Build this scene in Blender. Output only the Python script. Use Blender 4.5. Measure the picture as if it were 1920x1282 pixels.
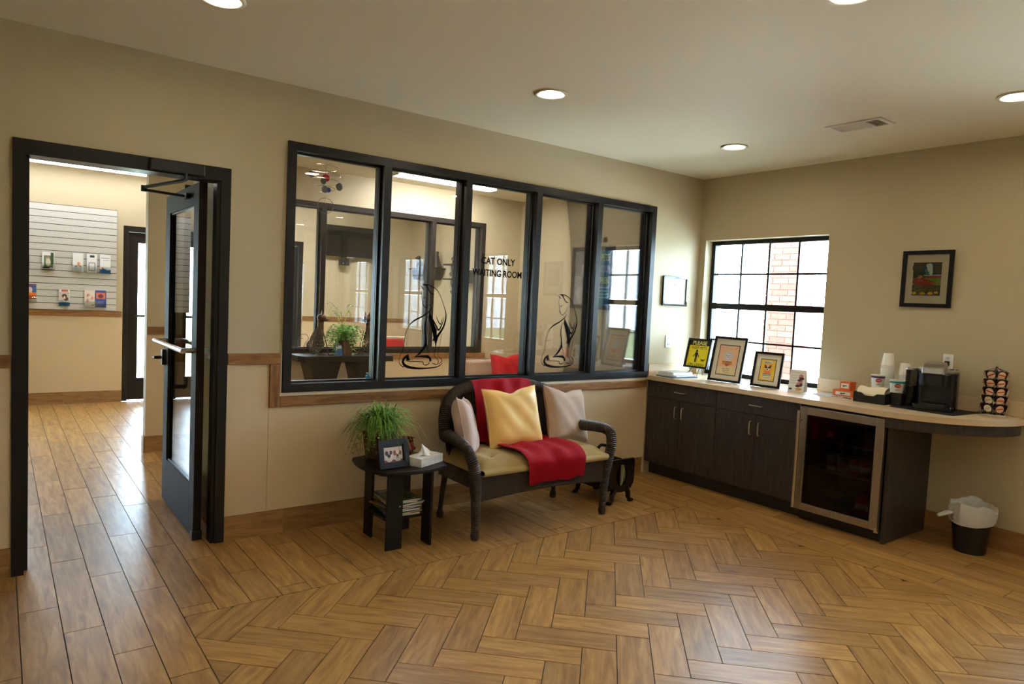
import bpy, bmesh, math, random
from mathutils import Vector, Matrix
R = math.radians
random.seed(7)
for o in list(bpy.data.objects):
    bpy.data.objects.remove(o)
S = bpy.context.scene
COL = S.collection

# ------------------------------------------------------------------ camera
CAMP = (-5.3461, -4.1764, 1.4961)
YAW, PITCH, ROLL, FPX = 0.6470424, -0.0580568, 0.0464736, 1280.22
def cam_axes():
    cy, sy, cp, sp = math.cos(YAW), math.sin(YAW), math.cos(PITCH), math.sin(PITCH)
    f = Vector((sy*cp, cy*cp, sp)); r = Vector((cy, -sy, 0)); u = r.cross(f)
    c, s = math.cos(ROLL), math.sin(ROLL)
    return c*r+s*u, -s*r+c*u, f
cr, cu, cf = cam_axes()
cd = bpy.data.cameras.new('camera'); cam = bpy.data.objects.new('camera', cd); COL.objects.link(cam)
cam.matrix_world = Matrix(((cr.x, cu.x, -cf.x, CAMP[0]), (cr.y, cu.y, -cf.y, CAMP[1]), (cr.z, cu.z, -cf.z, CAMP[2]), (0, 0, 0, 1)))
cd.sensor_width = 36; cd.lens = FPX/1920*36; cd.clip_start = 0.05; cd.clip_end = 300
S.camera = cam

# ------------------------------------------------------------------ world, exposure
SKY = 20.0          # overcast daylight outside
LAMP = 46.0        # downlight lens emission
STRIP = 26.0
w = bpy.data.worlds.new('world'); S.world = w; w.use_nodes = True
bg = w.node_tree.nodes['Background']; bg.inputs[0].default_value = (0.60, 0.81, 1.0, 1); bg.inputs[1].default_value = SKY
SUN = 30.0
sd = bpy.data.lights.new('sun', 'SUN'); sd.energy = SUN; sd.angle = R(1.0); sd.color = (1, .95, .86)
sun = bpy.data.objects.new('sun', sd); COL.objects.link(sun)
sun.rotation_euler = Vector((-.25, -.62, .75)).to_track_quat('Z', 'Y').to_euler()      # high in the south-west, behind the building
S.view_settings.view_transform = 'Standard'; S.view_settings.look = 'None'
S.view_settings.exposure = 1.08; S.view_settings.gamma = 1.0; S.view_settings.use_curve_mapping = False

# ------------------------------------------------------------------ materials
MATS = {}
def _nt(name):
    m = bpy.data.materials.new(name); m.use_nodes = True
    nt = m.node_tree; b = nt.nodes['Principled BSDF']
    return m, nt, b
def srgb(r, g, b):
    f = lambda c: (c/255/12.92) if c/255 <= .04045 else ((c/255+.055)/1.055)**2.4
    return (f(r), f(g), f(b), 1)
def mat(name, col, rough=.5, metal=0, bump=0, bscale=80, var=0, vscale=6, emit=0, spec=.5, stretch=(1, 1, 1), coat=0, sheen=0, alpha=1, trans=0):
    if name in MATS: return MATS[name]
    m, nt, b = _nt(name); N = nt.nodes; L = nt.links
    if len(col) == 3: col = (*col, 1)
    b.inputs['Base Color'].default_value = col; b.inputs['Roughness'].default_value = rough
    b.inputs['Metallic'].default_value = metal; b.inputs['Specular IOR Level'].default_value = spec
    b.inputs['Coat Weight'].default_value = coat; b.inputs['Sheen Weight'].default_value = sheen
    b.inputs['Transmission Weight'].default_value = trans
    if alpha < 1: b.inputs['Alpha'].default_value = alpha
    if emit:
        b.inputs['Emission Color'].default_value = col; b.inputs['Emission Strength'].default_value = emit
    if bump or var:
        tc = N.new('ShaderNodeTexCoord'); mp = N.new('ShaderNodeMapping'); mp.inputs['Scale'].default_value = stretch
        L.new(tc.outputs['Object'], mp.inputs[0])
    if var:
        n = N.new('ShaderNodeTexNoise'); n.inputs['Scale'].default_value = vscale; n.inputs['Detail'].default_value = 5
        L.new(mp.outputs[0], n.inputs['Vector'])
        r = N.new('ShaderNodeValToRGB'); r.color_ramp.elements[0].position = .3; r.color_ramp.elements[1].position = .7
        r.color_ramp.elements[0].color = [c*(1-var) for c in col[:3]]+[1]; r.color_ramp.elements[1].color = [min(1, c*(1+var)) for c in col[:3]]+[1]
        L.new(n.outputs[0], r.inputs[0]); L.new(r.outputs[0], b.inputs['Base Color'])
    if bump:
        n2 = N.new('ShaderNodeTexNoise'); n2.inputs['Scale'].default_value = bscale; n2.inputs['Detail'].default_value = 3
        L.new(mp.outputs[0], n2.inputs['Vector']); bp = N.new('ShaderNodeBump'); bp.inputs['Strength'].default_value = bump; bp.inputs['Distance'].default_value = .01
        L.new(n2.outputs[0], bp.inputs['Height']); L.new(bp.outputs[0], b.inputs['Normal'])
    MATS[name] = m; return m
def wood(name, c0, c1, c2, rough=.4, scale=1.0, obj_random=True, axis=0, bump=.08, knots=True):
    if name in MATS: return MATS[name]
    m, nt, b = _nt(name); N = nt.nodes; L = nt.links
    tc = N.new('ShaderNodeTexCoord'); oi = N.new('ShaderNodeObjectInfo')
    add = N.new('ShaderNodeVectorMath'); add.operation = 'ADD'
    mul = N.new('ShaderNodeVectorMath'); mul.operation = 'SCALE'; mul.inputs[0].default_value = (37, 19, 11)
    L.new(oi.outputs['Random'], mul.inputs['Scale']); L.new(tc.outputs['Object'], add.inputs[0]); L.new(mul.outputs[0], add.inputs[1])
    mp = N.new('ShaderNodeMapping'); st = [14*scale]*3; st[axis] = 1.6*scale; mp.inputs['Scale'].default_value = st
    L.new(add.outputs[0], mp.inputs[0])
    n = N.new('ShaderNodeTexNoise'); n.inputs['Scale'].default_value = 2.2; n.inputs['Detail'].default_value = 8; n.inputs['Roughness'].default_value = .62; n.inputs['Distortion'].default_value = .6
    L.new(mp.outputs[0], n.inputs['Vector'])
    r = N.new('ShaderNodeValToRGB'); e = r.color_ramp.elements
    e[0].position = .28; e[0].color = (*c0, 1); e[1].position = .72; e[1].color = (*c2, 1); k = e.new(.5); k.color = (*c1, 1)
    L.new(n.outputs[0], r.inputs[0])
    hs = N.new('ShaderNodeHueSaturation'); mr = N.new('ShaderNodeMapRange'); mr.inputs['To Min'].default_value = .80; mr.inputs['To Max'].default_value = 1.12
    L.new(oi.outputs['Random'], mr.inputs[0])
    if obj_random: L.new(mr.outputs[0], hs.inputs['Value'])
    last = r.outputs[0]
    if knots:
        mp2 = N.new('ShaderNodeMapping'); s2 = [5.5*scale]*3; s2[axis] = 2.4*scale; mp2.inputs['Scale'].default_value = s2; L.new(add.outputs[0], mp2.inputs[0])
        v = N.new('ShaderNodeTexVoronoi'); v.inputs['Scale'].default_value = 1.0; L.new(mp2.outputs[0], v.inputs['Vector'])
        kr = N.new('ShaderNodeValToRGB'); kr.color_ramp.elements[0].position = .02; kr.color_ramp.elements[0].color = (.45, .4, .35, 1)
        kr.color_ramp.elements[1].position = .16; kr.color_ramp.elements[1].color = (1, 1, 1, 1); L.new(v.outputs['Distance'], kr.inputs[0])
        mx = N.new('ShaderNodeMix'); mx.data_type = 'RGBA'; mx.blend_type = 'MULTIPLY'; mx.inputs[0].default_value = 1
        L.new(last, mx.inputs[6]); L.new(kr.outputs[0], mx.inputs[7]); last = mx.outputs[2]
    L.new(last, hs.inputs['Color']); L.new(hs.outputs[0], b.inputs['Base Color'])
    b.inputs['Roughness'].default_value = rough
    bp = N.new('ShaderNodeBump'); bp.inputs['Strength'].default_value = bump; bp.inputs['Distance'].default_value = .004
    L.new(n.outputs[0], bp.inputs['Height']); L.new(bp.outputs[0], b.inputs['Normal'])
    MATS[name] = m; return m
def glass(name, tint=(1, 1, 1), refl=1.0, ior=1.5):
    if name in MATS: return MATS[name]
    m, nt, b = _nt(name); N = nt.nodes; L = nt.links; N.remove(b)
    t = N.new('ShaderNodeBsdfTransparent'); t.inputs[0].default_value = (*tint, 1)
    g = N.new('ShaderNodeBsdfGlossy'); g.inputs['Roughness'].default_value = 0.0
    fr = N.new('ShaderNodeFresnel'); fr.inputs[0].default_value = ior
    mu = N.new('ShaderNodeMath'); mu.operation = 'MULTIPLY'; mu.inputs[1].default_value = refl; L.new(fr.outputs[0], mu.inputs[0])
    mx = N.new('ShaderNodeMixShader'); L.new(mu.outputs[0], mx.inputs[0]); L.new(t.outputs[0], mx.inputs[1]); L.new(g.outputs[0], mx.inputs[2])
    L.new(mx.outputs[0], N['Material Output'].inputs[0]); MATS[name] = m; return m
def weave(name, c0, c1, sx=150, sz=150, rough=.55, bump=.6):
    if name in MATS: return MATS[name]
    m, nt, b = _nt(name); N = nt.nodes; L = nt.links
    tc = N.new('ShaderNodeTexCoord')
    w1 = N.new('ShaderNodeTexWave'); w1.wave_type = 'BANDS'; w1.bands_direction = 'Z'; w1.inputs['Scale'].default_value = sz; w1.inputs['Distortion'].default_value = 3; w1.inputs['Detail Scale'].default_value = 3
    w2 = N.new('ShaderNodeTexWave'); w2.wave_type = 'BANDS'; w2.bands_direction = 'X'; w2.inputs['Scale'].default_value = sx; w2.inputs['Distortion'].default_value = 2
    L.new(tc.outputs['Object'], w1.inputs[0]); L.new(tc.outputs['Object'], w2.inputs[0])
    mx = N.new('ShaderNodeMath'); mx.operation = 'MULTIPLY'; L.new(w1.outputs['Fac'], mx.inputs[0]); L.new(w2.outputs['Fac'], mx.inputs[1])
    r = N.new('ShaderNodeValToRGB'); r.color_ramp.elements[0].color = (*c0, 1); r.color_ramp.elements[1].color = (*c1, 1); r.color_ramp.elements[1].position = .8
    L.new(mx.outputs[0], r.inputs[0]); L.new(r.outputs[0], b.inputs['Base Color']); b.inputs['Roughness'].default_value = rough
    bp = N.new('ShaderNodeBump'); bp.inputs['Strength'].default_value = bump; bp.inputs['Distance'].default_value = .006
    L.new(mx.outputs[0], bp.inputs['Height']); L.new(bp.outputs[0], b.inputs['Normal']); MATS[name] = m; return m

WALLM = mat('wall_paint', srgb(192, 178, 145), .55, bump=.12, bscale=260)
CEILM = mat('ceiling_paint', srgb(230, 222, 196), .75, bump=.05, bscale=200)
PANELM = mat('wainscot_panel', srgb(212, 189, 152), .5, var=.035, vscale=160, bump=.08, bscale=220)
PC = ((.235, .108, .027), (.41, .212, .062), (.56, .33, .112))
PLANKM = wood('oak_look_tile', *PC, rough=.33)
GROUTM = mat('dark_grout', (.05, .037, .026), .9)
BASEM = wood('oak_look_base_tile', (.20, .092, .028), (.34, .175, .058), (.44, .25, .095), rough=.4)
RAILM = wood('stained_rail_wood', (.14, .054, .012), (.28, .125, .034), (.40, .20, .062), rough=.42, scale=1.3)
BRONZE = mat('dark_bronze_metal', (.010, .008, .008), .34, metal=.0, spec=.35)
BRONZE2 = mat('bronze_door_metal', (.026, .020, .016), .6, spec=.12)
BLACKM = mat('matte_black', (.008, .008, .008), .5)
CREAM = mat('cream_trim', srgb(214, 200, 172), .5)
CHROME = mat('chrome', (.75, .75, .76), .12, metal=1)
STEEL = mat('brushed_steel', (.42, .38, .34), .34, metal=1, bump=.05, bscale=60, stretch=(1, 1, 40))
NICKEL = mat('satin_nickel', (.72, .68, .60), .28, metal=1)
GLASS = glass('clear_glass', (.985, .99, .985), .85)
WHITEP = mat('white_paper', srgb(238, 238, 236), .7)
DARKWOOD = wood('charcoal_laminate', (.022, .017, .016), (.040, .031, .029), (.066, .052, .048), rough=.42, axis=2, scale=1.6, knots=False, obj_random=False, bump=.04)
ESPRESSO = mat('espresso_laminate', (.009, .0065, .006), .38, var=.25, vscale=20, spec=.3)
COUNTERM = mat('beige_laminate', srgb(214, 190, 155), .3, var=.05, vscale=90)
DECALM = mat('black_vinyl', (.004, .004, .005), .85, spec=.05)

# ------------------------------------------------------------------ mesh helpers
class MB:
    def __init__(s): s.v = []; s.f = []
    def add(s, vs, fs):
        o = len(s.v); s.v += [tuple(x) for x in vs]; s.f += [tuple(i+o for i in f) for f in fs]; return s
    def box(s, x0, x1, y0, y1, z0, z1, M=None):
        vs = [Vector(p) for p in ((x0, y0, z0), (x1, y0, z0), (x1, y1, z0), (x0, y1, z0), (x0, y0, z1), (x1, y0, z1), (x1, y1, z1), (x0, y1, z1))]
        if M: vs = [M @ p for p in vs]
        return s.add(vs, [(3, 2, 1, 0), (4, 5, 6, 7), (0, 1, 5, 4), (1, 2, 6, 5), (2, 3, 7, 6), (3, 0, 4, 7)])
    def rbox(s, x0, x1, y0, y1, z0, z1, r, M=None, n=4):      # box with vertical edges rounded
        pts = []
        for cx, cy, a0 in ((x1-r, y1-r, 0), (x0+r, y1-r, 90), (x0+r, y0+r, 180), (x1-r, y0+r, 270)):
            for i in range(n+1):
                a = R(a0+90*i/n); pts.append((cx+r*math.cos(a), cy+r*math.sin(a)))
        return s.prism(pts, z0, z1, M)
    def prism(s, pts, z0, z1, M=None, bev=0):
        n = len(pts)
        vs = [Vector((x, y, z0)) for x, y in pts]+[Vector((x, y, z1)) for x, y in pts]
        if M: vs = [M @ p for p in vs]
        return s.add(vs, [tuple(range(n))[::-1], tuple(range(n, 2*n))]+[(i, (i+1) % n, n+(i+1) % n, n+i) for i in range(n)])
    def lathe(s, prof, n=20, M=None, sq=0):                    # prof: (r, z) list
        vs = []; fs = []
        for r, z in prof:
            for i in range(n):
                a = 2*math.pi*i/n; p = Vector((r*math.cos(a), r*math.sin(a), z)); vs.append(M @ p if M else p)
        m = len(prof)
        for j in range(m-1):
            for i in range(n): fs.append((j*n+i, j*n+(i+1) % n, (j+1)*n+(i+1) % n, (j+1)*n+i))
        if prof[0][0] > 1e-5: fs.append(tuple(range(n))[::-1])
        if prof[-1][0] > 1e-5: fs.append(tuple(range((m-1)*n, m*n)))
        return s.add(vs, fs)
    def tube(s, pts, r, n=8, closed=False, flat=1.0, up=Vector((0, 0, 1))):
        pts = [Vector(p) for p in pts]; m = len(pts); rr = r if hasattr(r, '__len__') else [r]*m
        vs = []; fs = []; prev = None
        for i, p in enumerate(pts):
            if closed: d = pts[(i+1) % m]-pts[i-1]
            else: d = pts[min(i+1, m-1)]-pts[max(i-1, 0)]
            if d.length < 1e-9: d = Vector((0, 0, 1))
            d.normalize()
            if prev is None:
                a = d.orthogonal() if abs(d.dot(up)) > .95 else d.cross(up)
            else: a = prev-d*prev.dot(d)
            if a.length < 1e-6: a = d.orthogonal()
            a.normalize(); prev = a; b = d.cross(a)
            for k in range(n):
                t = 2*math.pi*k/n; vs.append(p+a*rr[i]*math.cos(t)+b*rr[i]*flat*math.sin(t))
        mm = m if closed else m-1
        for j in range(mm):
            for k in range(n):
                j2 = (j+1) % m; fs.append((j*n+k, j*n+(k+1) % n, j2*n+(k+1) % n, j2*n+k))
        if not closed: fs.append(tuple(range(n))[::-1]); fs.append(tuple(range((m-1)*n, m*n)))
        return s.add(vs, fs)
    def grid(s, fn, nu, nv, cu=False, cv=False):
        vs = [fn(i/(nu if cu else nu-1), j/(nv if cv else nv-1)) for i in range(nu) for j in range(nv)]
        fs = []
        for i in range(nu if cu else nu-1):
            for j in range(nv if cv else nv-1):
                i2 = (i+1) % nu; j2 = (j+1) % nv; fs.append((i*nv+j, i2*nv+j, i2*nv+j2, i*nv+j2))
        return s.add(vs, fs)
    def ball(s, c, r, n=12, m=8, sc=(1, 1, 1), M=None):
        c = Vector(c)
        prof = [(max(1e-6, r*math.sin(math.pi*j/m)), -r*math.cos(math.pi*j/m)) for j in range(m+1)]
        MM = Matrix.Translation(c) @ Matrix.Diagonal((*sc, 1)); return s.lathe(prof, n, (M @ MM) if M else MM)
    def mesh(s, name, smooth=False):
        me = bpy.data.meshes.new(name); me.from_pydata([tuple(v) for v in s.v], [], s.f)
        bm = bmesh.new(); bm.from_mesh(me); bmesh.ops.recalc_face_normals(bm, faces=bm.faces[:]); bm.to_mesh(me); bm.free()
        if smooth:
            for p in me.polygons: p.use_smooth = True
        me.update(); return me
    def build(s, name, m, parent=None, smooth=False, bevel=0, loc=None, M=None):
        me = s.mesh(name, smooth)
        me.materials.append(m); o = bpy.data.objects.new(name, me); COL.objects.link(o)
        if parent: o.parent = parent
        if loc: o.location = loc
        if M is not None: o.matrix_basis = M
        if smooth == 'auto' or (smooth and smooth != 'full'):
            try: me.set_sharp_from_angle(angle=R(40))
            except Exception: pass
        if bevel:
            b = o.modifiers.new('bevel', 'BEVEL'); b.width = bevel; b.segments = 2; b.limit_method = 'ANGLE'; b.angle_limit = R(40)
        return o
def tag(o, label, cat, group=None):
    o['label'] = label; o['category'] = cat
    if group: o['group'] = group
    return o
def thing(name, label, cat, loc=(0, 0, 0), rz=0, group=None, rot=None):
    o = bpy.data.objects.new(name, None); o.empty_display_size = .1; COL.objects.link(o); o.location = loc
    o.rotation_euler = rot if rot else (0, 0, rz)
    return tag(o, label, cat, group)
def struct(o): o['kind'] = 'structure'; return o
def sroot(name, loc=(0, 0, 0)):
    o = bpy.data.objects.new(name, None); COL.objects.link(o); o.location = loc; return struct(o)
def clone(root, loc=None, rz=None, label=None, parent=None):
    c = root.copy(); COL.objects.link(c); c.parent = parent
    if loc is not None: c.location = loc
    if rz is not None: c.rotation_euler[2] = rz
    if label: c['label'] = label
    for ch in list(root.children):
        clone(ch, parent=c)
    return c
def text(name, s, size, m, parent, M, align='CENTER', depth=.0004, squash=1.0, bold=0):
    cu_ = bpy.data.curves.new(name, 'FONT'); cu_.body = s; cu_.size = size; cu_.align_x = align; cu_.extrude = depth; cu_.resolution_u = 3; cu_.offset = bold
    to = bpy.data.objects.new(name+'_tmp', cu_); COL.objects.link(to)
    me = bpy.data.meshes.new_from_object(to.evaluated_get(bpy.context.evaluated_depsgraph_get()))
    bpy.data.objects.remove(to); bpy.data.curves.remove(cu_)
    me.materials.clear(); me.materials.append(m); me.name = name
    o = bpy.data.objects.new(name, me); COL.objects.link(o); o.parent = parent
    o.matrix_basis = M @ Matrix.Rotation(R(90), 4, 'X') @ Matrix.Diagonal((squash, 1, 1, 1)); return o    # text stands in XZ, facing -Y
def T(x, y, z): return Matrix.Translation((x, y, z))
def smooth_path(pts, k=6, closed=False):
    pts = [Vector(p) for p in pts]; out = []; n = len(pts)
    rng = range(n) if closed else range(n-1)
    for i in rng:
        if closed: p0, p1, p2, p3 = pts[i-1], pts[i], pts[(i+1) % n], pts[(i+2) % n]
        else: p0, p1, p2, p3 = pts[max(i-1, 0)], pts[i], pts[i+1], pts[min(i+2, n-1)]
        for j in range(k):
            t = j/k; out.append(.5*((2*p1)+(p2-p0)*t+(2*p0-5*p1+4*p2-p3)*t*t+(3*p1-p0-3*p2+p3)*t**3))
    if not closed: out.append(pts[-1])
    return out
def blob(cx, cz, rx, rz, n=14, rot=0):
    return [(cx+rx*math.cos(2*math.pi*i/n)*math.cos(rot)-rz*math.sin(2*math.pi*i/n)*math.sin(rot), cz+rx*math.cos(2*math.pi*i/n)*math.sin(rot)+rz*math.sin(2*math.pi*i/n)*math.cos(rot)) for i in range(n)]
def rect(x0, x1, z0, z1): return [(x0, z0), (x1, z0), (x1, z1), (x0, z1)]
XZ = Matrix(((1, 0, 0, 0), (0, 0, -1, 0), (0, 1, 0, 0), (0, 0, 0, 1)))      # prism xy -> XZ plane, +z of prism -> -Y
def flatprint(parent, layers, y0, name='print', step=.0004):
    """flat printed picture: list of (colour srgb, [polygons in x,z]); facing -Y, each colour its own thin sheet of ink"""
    y = y0
    for k, (c, polys) in enumerate(layers):
        mb = MB()
        for p in polys: mb.prism(p, -y, -y+step, XZ)
        y -= step
        mb.build(name, mat('ink_%d_%d_%d' % c, srgb(*c), .6), parent)
    return y
def script(parent, x0, x1, z, h, m, y, seed=1, wave=False, M=None):
    """a line of print too small to read: little strokes of ink, facing -Y"""
    rr_ = random.Random(seed); mb = MB(); x = x0
    if wave:
        n = max(6, int((x1-x0)/(h*.35))); P = [(x0+(x1-x0)*i/n, z+h*(.5+.5*math.sin(i*2.1+seed)*rr_.uniform(.5, 1))) for i in range(n+1)]
        q = smooth_path([(a, y, b) for a, b in P], 4); mb.tube(q, h*.09, 4)
    else:
        while x < x1-h*.3:
            w_ = h*rr_.uniform(.25, .7); hh = h*rr_.choice((.6, .65, 1)); mb.prism(rect(x, min(x1, x+w_), z, z+hh), -y, -y+.0004, XZ); x += w_+h*rr_.choice((.15, .18, .5))
    return mb.build('print_line', m, parent)
def frame_bars(mb, w, h, fw, d, y0=0, z0=0):
    """mitred picture frame centred on x, bottom at z0; back at y0, front at y0-d"""
    o = [(-w/2, z0), (w/2, z0), (w/2, z0+h), (-w/2, z0+h)]; i = [(-w/2+fw, z0+fw), (w/2-fw, z0+fw), (w/2-fw, z0+h-fw), (-w/2+fw, z0+h-fw)]
    for k in range(4):
        k2 = (k+1) % 4; mb.prism([o[k], o[k2], i[k2], i[k]], -y0, -y0+d, XZ)
    return mb

# ================================================================== STRUCTURE
H, HN = 2.738, 2.86
WL, WS, WN = -8.0, -9.5, 5.72          # left wall X, south wall Y, north wall Y
# ---- floor: grout slab with every tile plank on it
floor = struct(MB().box(WL, 0, WS, WN, -.06, -.003).build('floor', GROUTM))
PW, PL = .1505, .90
FX0, FX1, FY1 = -4.6675, -1.155, -.90
hw = .1495
def clip(poly, ax, val, keep_less):
    out = []; n = len(poly)
    ins = lambda p: (p[ax] <= val) if keep_less else (p[ax] >= val)
    for i in range(n):
        a, b = poly[i], poly[(i+1) % n]
        if ins(a): out.append(a)
        if ins(a) != ins(b):
            t = (val-a[ax])/(b[ax]-a[ax]); out.append((a[0]+(b[0]-a[0])*t, a[1]+(b[1]-a[1])*t))
    return out
def area(p): return abs(sum(p[i][0]*p[(i+1) % len(p)][1]-p[(i+1) % len(p)][0]*p[i][1] for i in range(len(p))))/2 if len(p) > 2 else 0
planks = []      # (centre, angle of grain, polygon)
g = .0021
def put(poly, ang):
    if area(poly) > .0012:
        c = (sum(p[0] for p in poly)/len(poly), sum(p[1] for p in poly)/len(poly)); planks.append((c, ang, poly))
k0 = int((WL-FX0)/PW)-1; k1 = int((0-FX0)/PW)+1
for k in range(k0, k1):
    x0, x1 = max(WL, FX0+k*PW)+g, min(0, FX0+(k+1)*PW)-g
    if x1-x0 < .02: continue
    off = -.505-.3*(k+1)
    n0 = math.floor((WS-off)/PL)
    for n in range(n0, n0+19):
        y0, y1 = max(off+n*PL, WS)+g, min(off+(n+1)*PL, WN)-g
        if y1-y0 < .02: continue
        p = rect(x0, x1, y0, y1)
        if x1 < FX0+.01 or x0 > FX1 or y0 > FY1: put(p, R(90)); continue
        a = clip(p, 1, FY1+g, False); put(a, R(90)) if len(a) > 2 else None
        if x1 > FX1:
            b = clip(clip(p, 1, FY1, True), 0, FX1+g, False)
            if len(b) > 2: put(b, R(90))
r2 = math.sqrt(.5); sx_, sy_ = hw*2*r2, 6*hw*r2
for j in range(-1, 15):
    for i in range(-8, 30):
        px, py = -4.667+i*sx_, -1.122-j*sy_
        ux, uy, vx, vy = r2, -r2, r2, r2
        L_ = 3*hw
        def quad(ox, oy, la, lb):   # along u [la0,la1], along v
            return [(ox+ux*a+vx*b, oy+uy*a+vy*b) for a, b in ((la[0]+g, lb[0]+g), (la[1]-g, lb[0]+g), (la[1]-g, lb[1]-g), (la[0]+g, lb[1]-g))]
        for q, ang in ((quad(px, py, (0, L_), (-hw, 0)), R(-45)), (quad(px, py, (0, hw), (0, L_)), R(45))):
            q = clip(q, 1, FY1-g, True)
            if len(q) > 2: q = clip(q, 0, FX0+g, False)
            if len(q) > 2: q = clip(q, 0, FX1-g, True)
            if len(q) > 2: q = clip(q, 1, WS, False)
            if len(q) > 2: put(q, ang)
def inview(c):
    d = Vector((c[0], c[1], 0))-Vector(CAMP); z = d.dot(cf)
    if z < .2: return 1e9
    u, v = abs(d.dot(cr)/z*FPX), abs(d.dot(cu)/z*FPX)
    if u > 1030 or v > 720: return 1e9
    if c[1] > .1 and (c[0] > -4.25+max(0, (c[1]-2.7)*.2) or c[0] < -5.3): return 1e9
    return z
planks.sort(key=lambda p: inview(p[0]))
shown = [p for p in planks if inview(p[0]) < 1e8][:300]; rest = planks[len(shown):]
for c, ang, poly in shown:
    M_ = Matrix.Rotation(-ang, 4, 'Z') @ T(-c[0], -c[1], 0)
    loc = [(M_ @ Vector((x, y, 0))).to_2d() for x, y in poly]
    o = MB().prism([(p.x, p.y) for p in loc], -.012, random.uniform(-.0004, .0004)).build('plank', PLANKM, floor)
    o.location = (c[0], c[1], 0); o.rotation_euler = (0, 0, ang)
mb = MB()
for c, ang, poly in rest: mb.prism(poly, -.012, 0)
PLANKY = wood('oak_look_tile_along', *PC, rough=.33, axis=1)
o = mb.build('plank_field', PLANKY, floor); o['kind'] = 'stuff'

# ---- ceiling
struct(MB().box(WL, .2, WS, 2.72, H, H+.1).box(WL, .2, 2.72, 5.92, HN, HN+.1).box(WL, .2, 2.70, 2.72, H, HN).build('ceiling', CEILM))

# ---- walls
def wall_holes(axis, a0, a1, t0, t1, z1, holes, name, z0=0):
    """wall running along axis ('x' or 'y') from a0..a1, thickness t0..t1, rectangular holes (b0,b1,zb,zt)"""
    mb = MB(); cur = a0
    def bx(p0, p1, zz0, zz1):
        if p1-p0 < 1e-4 or zz1-zz0 < 1e-4: return
        if axis == 'x': mb.box(p0, p1, t0, t1, zz0, zz1)
        else: mb.box(t0, t1, p0, p1, zz0, zz1)
    for b0, b1, zb, zt in sorted(holes):
        bx(cur, b0, z0, z1); bx(b0, b1, z0, zb); bx(b0, b1, zt, z1); cur = b1
    bx(cur, a1, z0, z1)
    return struct(mb.build(name, WALLM))
DX0, DX1, DZ = -5.29, -4.275, 2.184
WX0, WX1, WZ0, WZ1 = -3.951, -.65, .877, 2.404
wb = wall_holes('x', WL, 0, 0, .12, H, [(DX0, DX1, 0, DZ), (WX0, WX1, WZ0, WZ1)], 'wall_back')
RW = [(-1.267, -.067, .90, 2.160), (-3.72, -2.98, .95, 2.16), (-6.2, -5.2, .95, 2.16), (-8.2, -7.2, .95, 2.16)]
wr = wall_holes('y', WS, 5.92, 0, .22, HN+.1, RW, 'wall_right')
struct(MB().box(WL-.15, WL, WS, 5.92, 0, HN).build('wall_left', WALLM))
FW_ = []
wall_holes('x', WL-.15, .22, WS-.2, WS, HN, FW_, 'wall_front')
ND = [(-6.32, -5.30, 0, 2.235), (-4.08, -3.06, 0, 2.235), (-2.79, -1.77, 0, 2.235)]
wn = wall_holes('x', WL, 0, WN, WN+.2, HN, ND, 'wall_north')
W3 = (-4.0, -.70, .877, 2.415)
wp = wall_holes('x', -4.29, 0, 2.60, 2.72, H, [W3], 'wall_partition')
struct(MB().box(-.16, 0, .12, 2.60, 0, H).build('wall_cat_room_right', WALLM))
wing = struct(MB().box(-4.272, -4.15, .12, .95, 0, H).build('wall_wing', WALLM))

# ---- wainscot panels, rails, base tiles on the walls we see
def panels(parent, xs, y0, y1, z0, ztop):
    for a, b in zip(xs[:-1], xs[1:]):
        MB().box(a+.0015, b-.0015, y0, y1, z0, ztop(a, b) if callable(ztop) else ztop).build('wainscot_panel', PANELM, parent)
panels(wb, [-7.6, -6.4, DX0-.002], -.006, 0, .148, 1.056)
panels(wb, [DX1+.002, -4.027], -.006, 0, .148, 1.054)
panels(wb, [-4.027, -2.81, -1.59, -.64], -.006, 0, .148, .789)
panels(wn, [-5.30, -4.08], WN-.006, WN, .148, 1.082); panels(wn, [-3.06, -2.79], WN-.006, WN, .148, 1.082); panels(wn, [-1.77, -.55, -.002], WN-.006, WN, .148, 1.082)
panels(wp, [-4.29, -4.05], 2.594, 2.6, .148, 1.064); panels(wp, [-4.05, -2.83, -1.61, -.64], 2.594, 2.6, .148, .815)
def base(parent, axis, a0, a1, t0, t1, zt=.146, L=.6, st=0):
    p = a0; first = True
    while p < a1-1e-3:
        q = min(a1, p+(L-st if first and st else L)); first = False
        mb = MB()
        if axis == 'x': mb.box(-(q-p)/2+.001, (q-p)/2-.001, t0, t1, 0, zt); loc = ((p+q)/2, 0, 0)
        else: mb.box(-(q-p)/2+.001, (q-p)/2-.001, -t1, -t0, 0, zt); loc = (0, (p+q)/2, 0)
        o = mb.build('base_tile', BASEM, parent); o.location = loc
        if axis == 'y': o.rotation_euler = (0, 0, R(90))
        p = q
def basebd(name, segs):
    r = sroot(name)
    for s_ in segs: base(r, *s_)
basebd('baseboard_back', [('x', -7.7, DX0, -.012, 0), ('x', DX1+.002, -.66, -.012, 0, .146, .9, .55)])
basebd('baseboard_right', [('y', -4.2, -2.135, -.012, 0, .146, .9)])
basebd('baseboard_north', [('x', -5.30, -4.08, WN-.012, WN, .146, .9, .3), ('x', -1.77, -.002, WN-.012, WN)])
basebd('baseboard_partition', [('x', -4.29, -2.5, 2.588, 2.6)])
basebd('baseboard_wing', [('y', .13, .95, -4.284, -4.272)])
basebd('baseboard_partition_end', [('y', 2.6, 2.72, -4.302, -4.290)])
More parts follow.
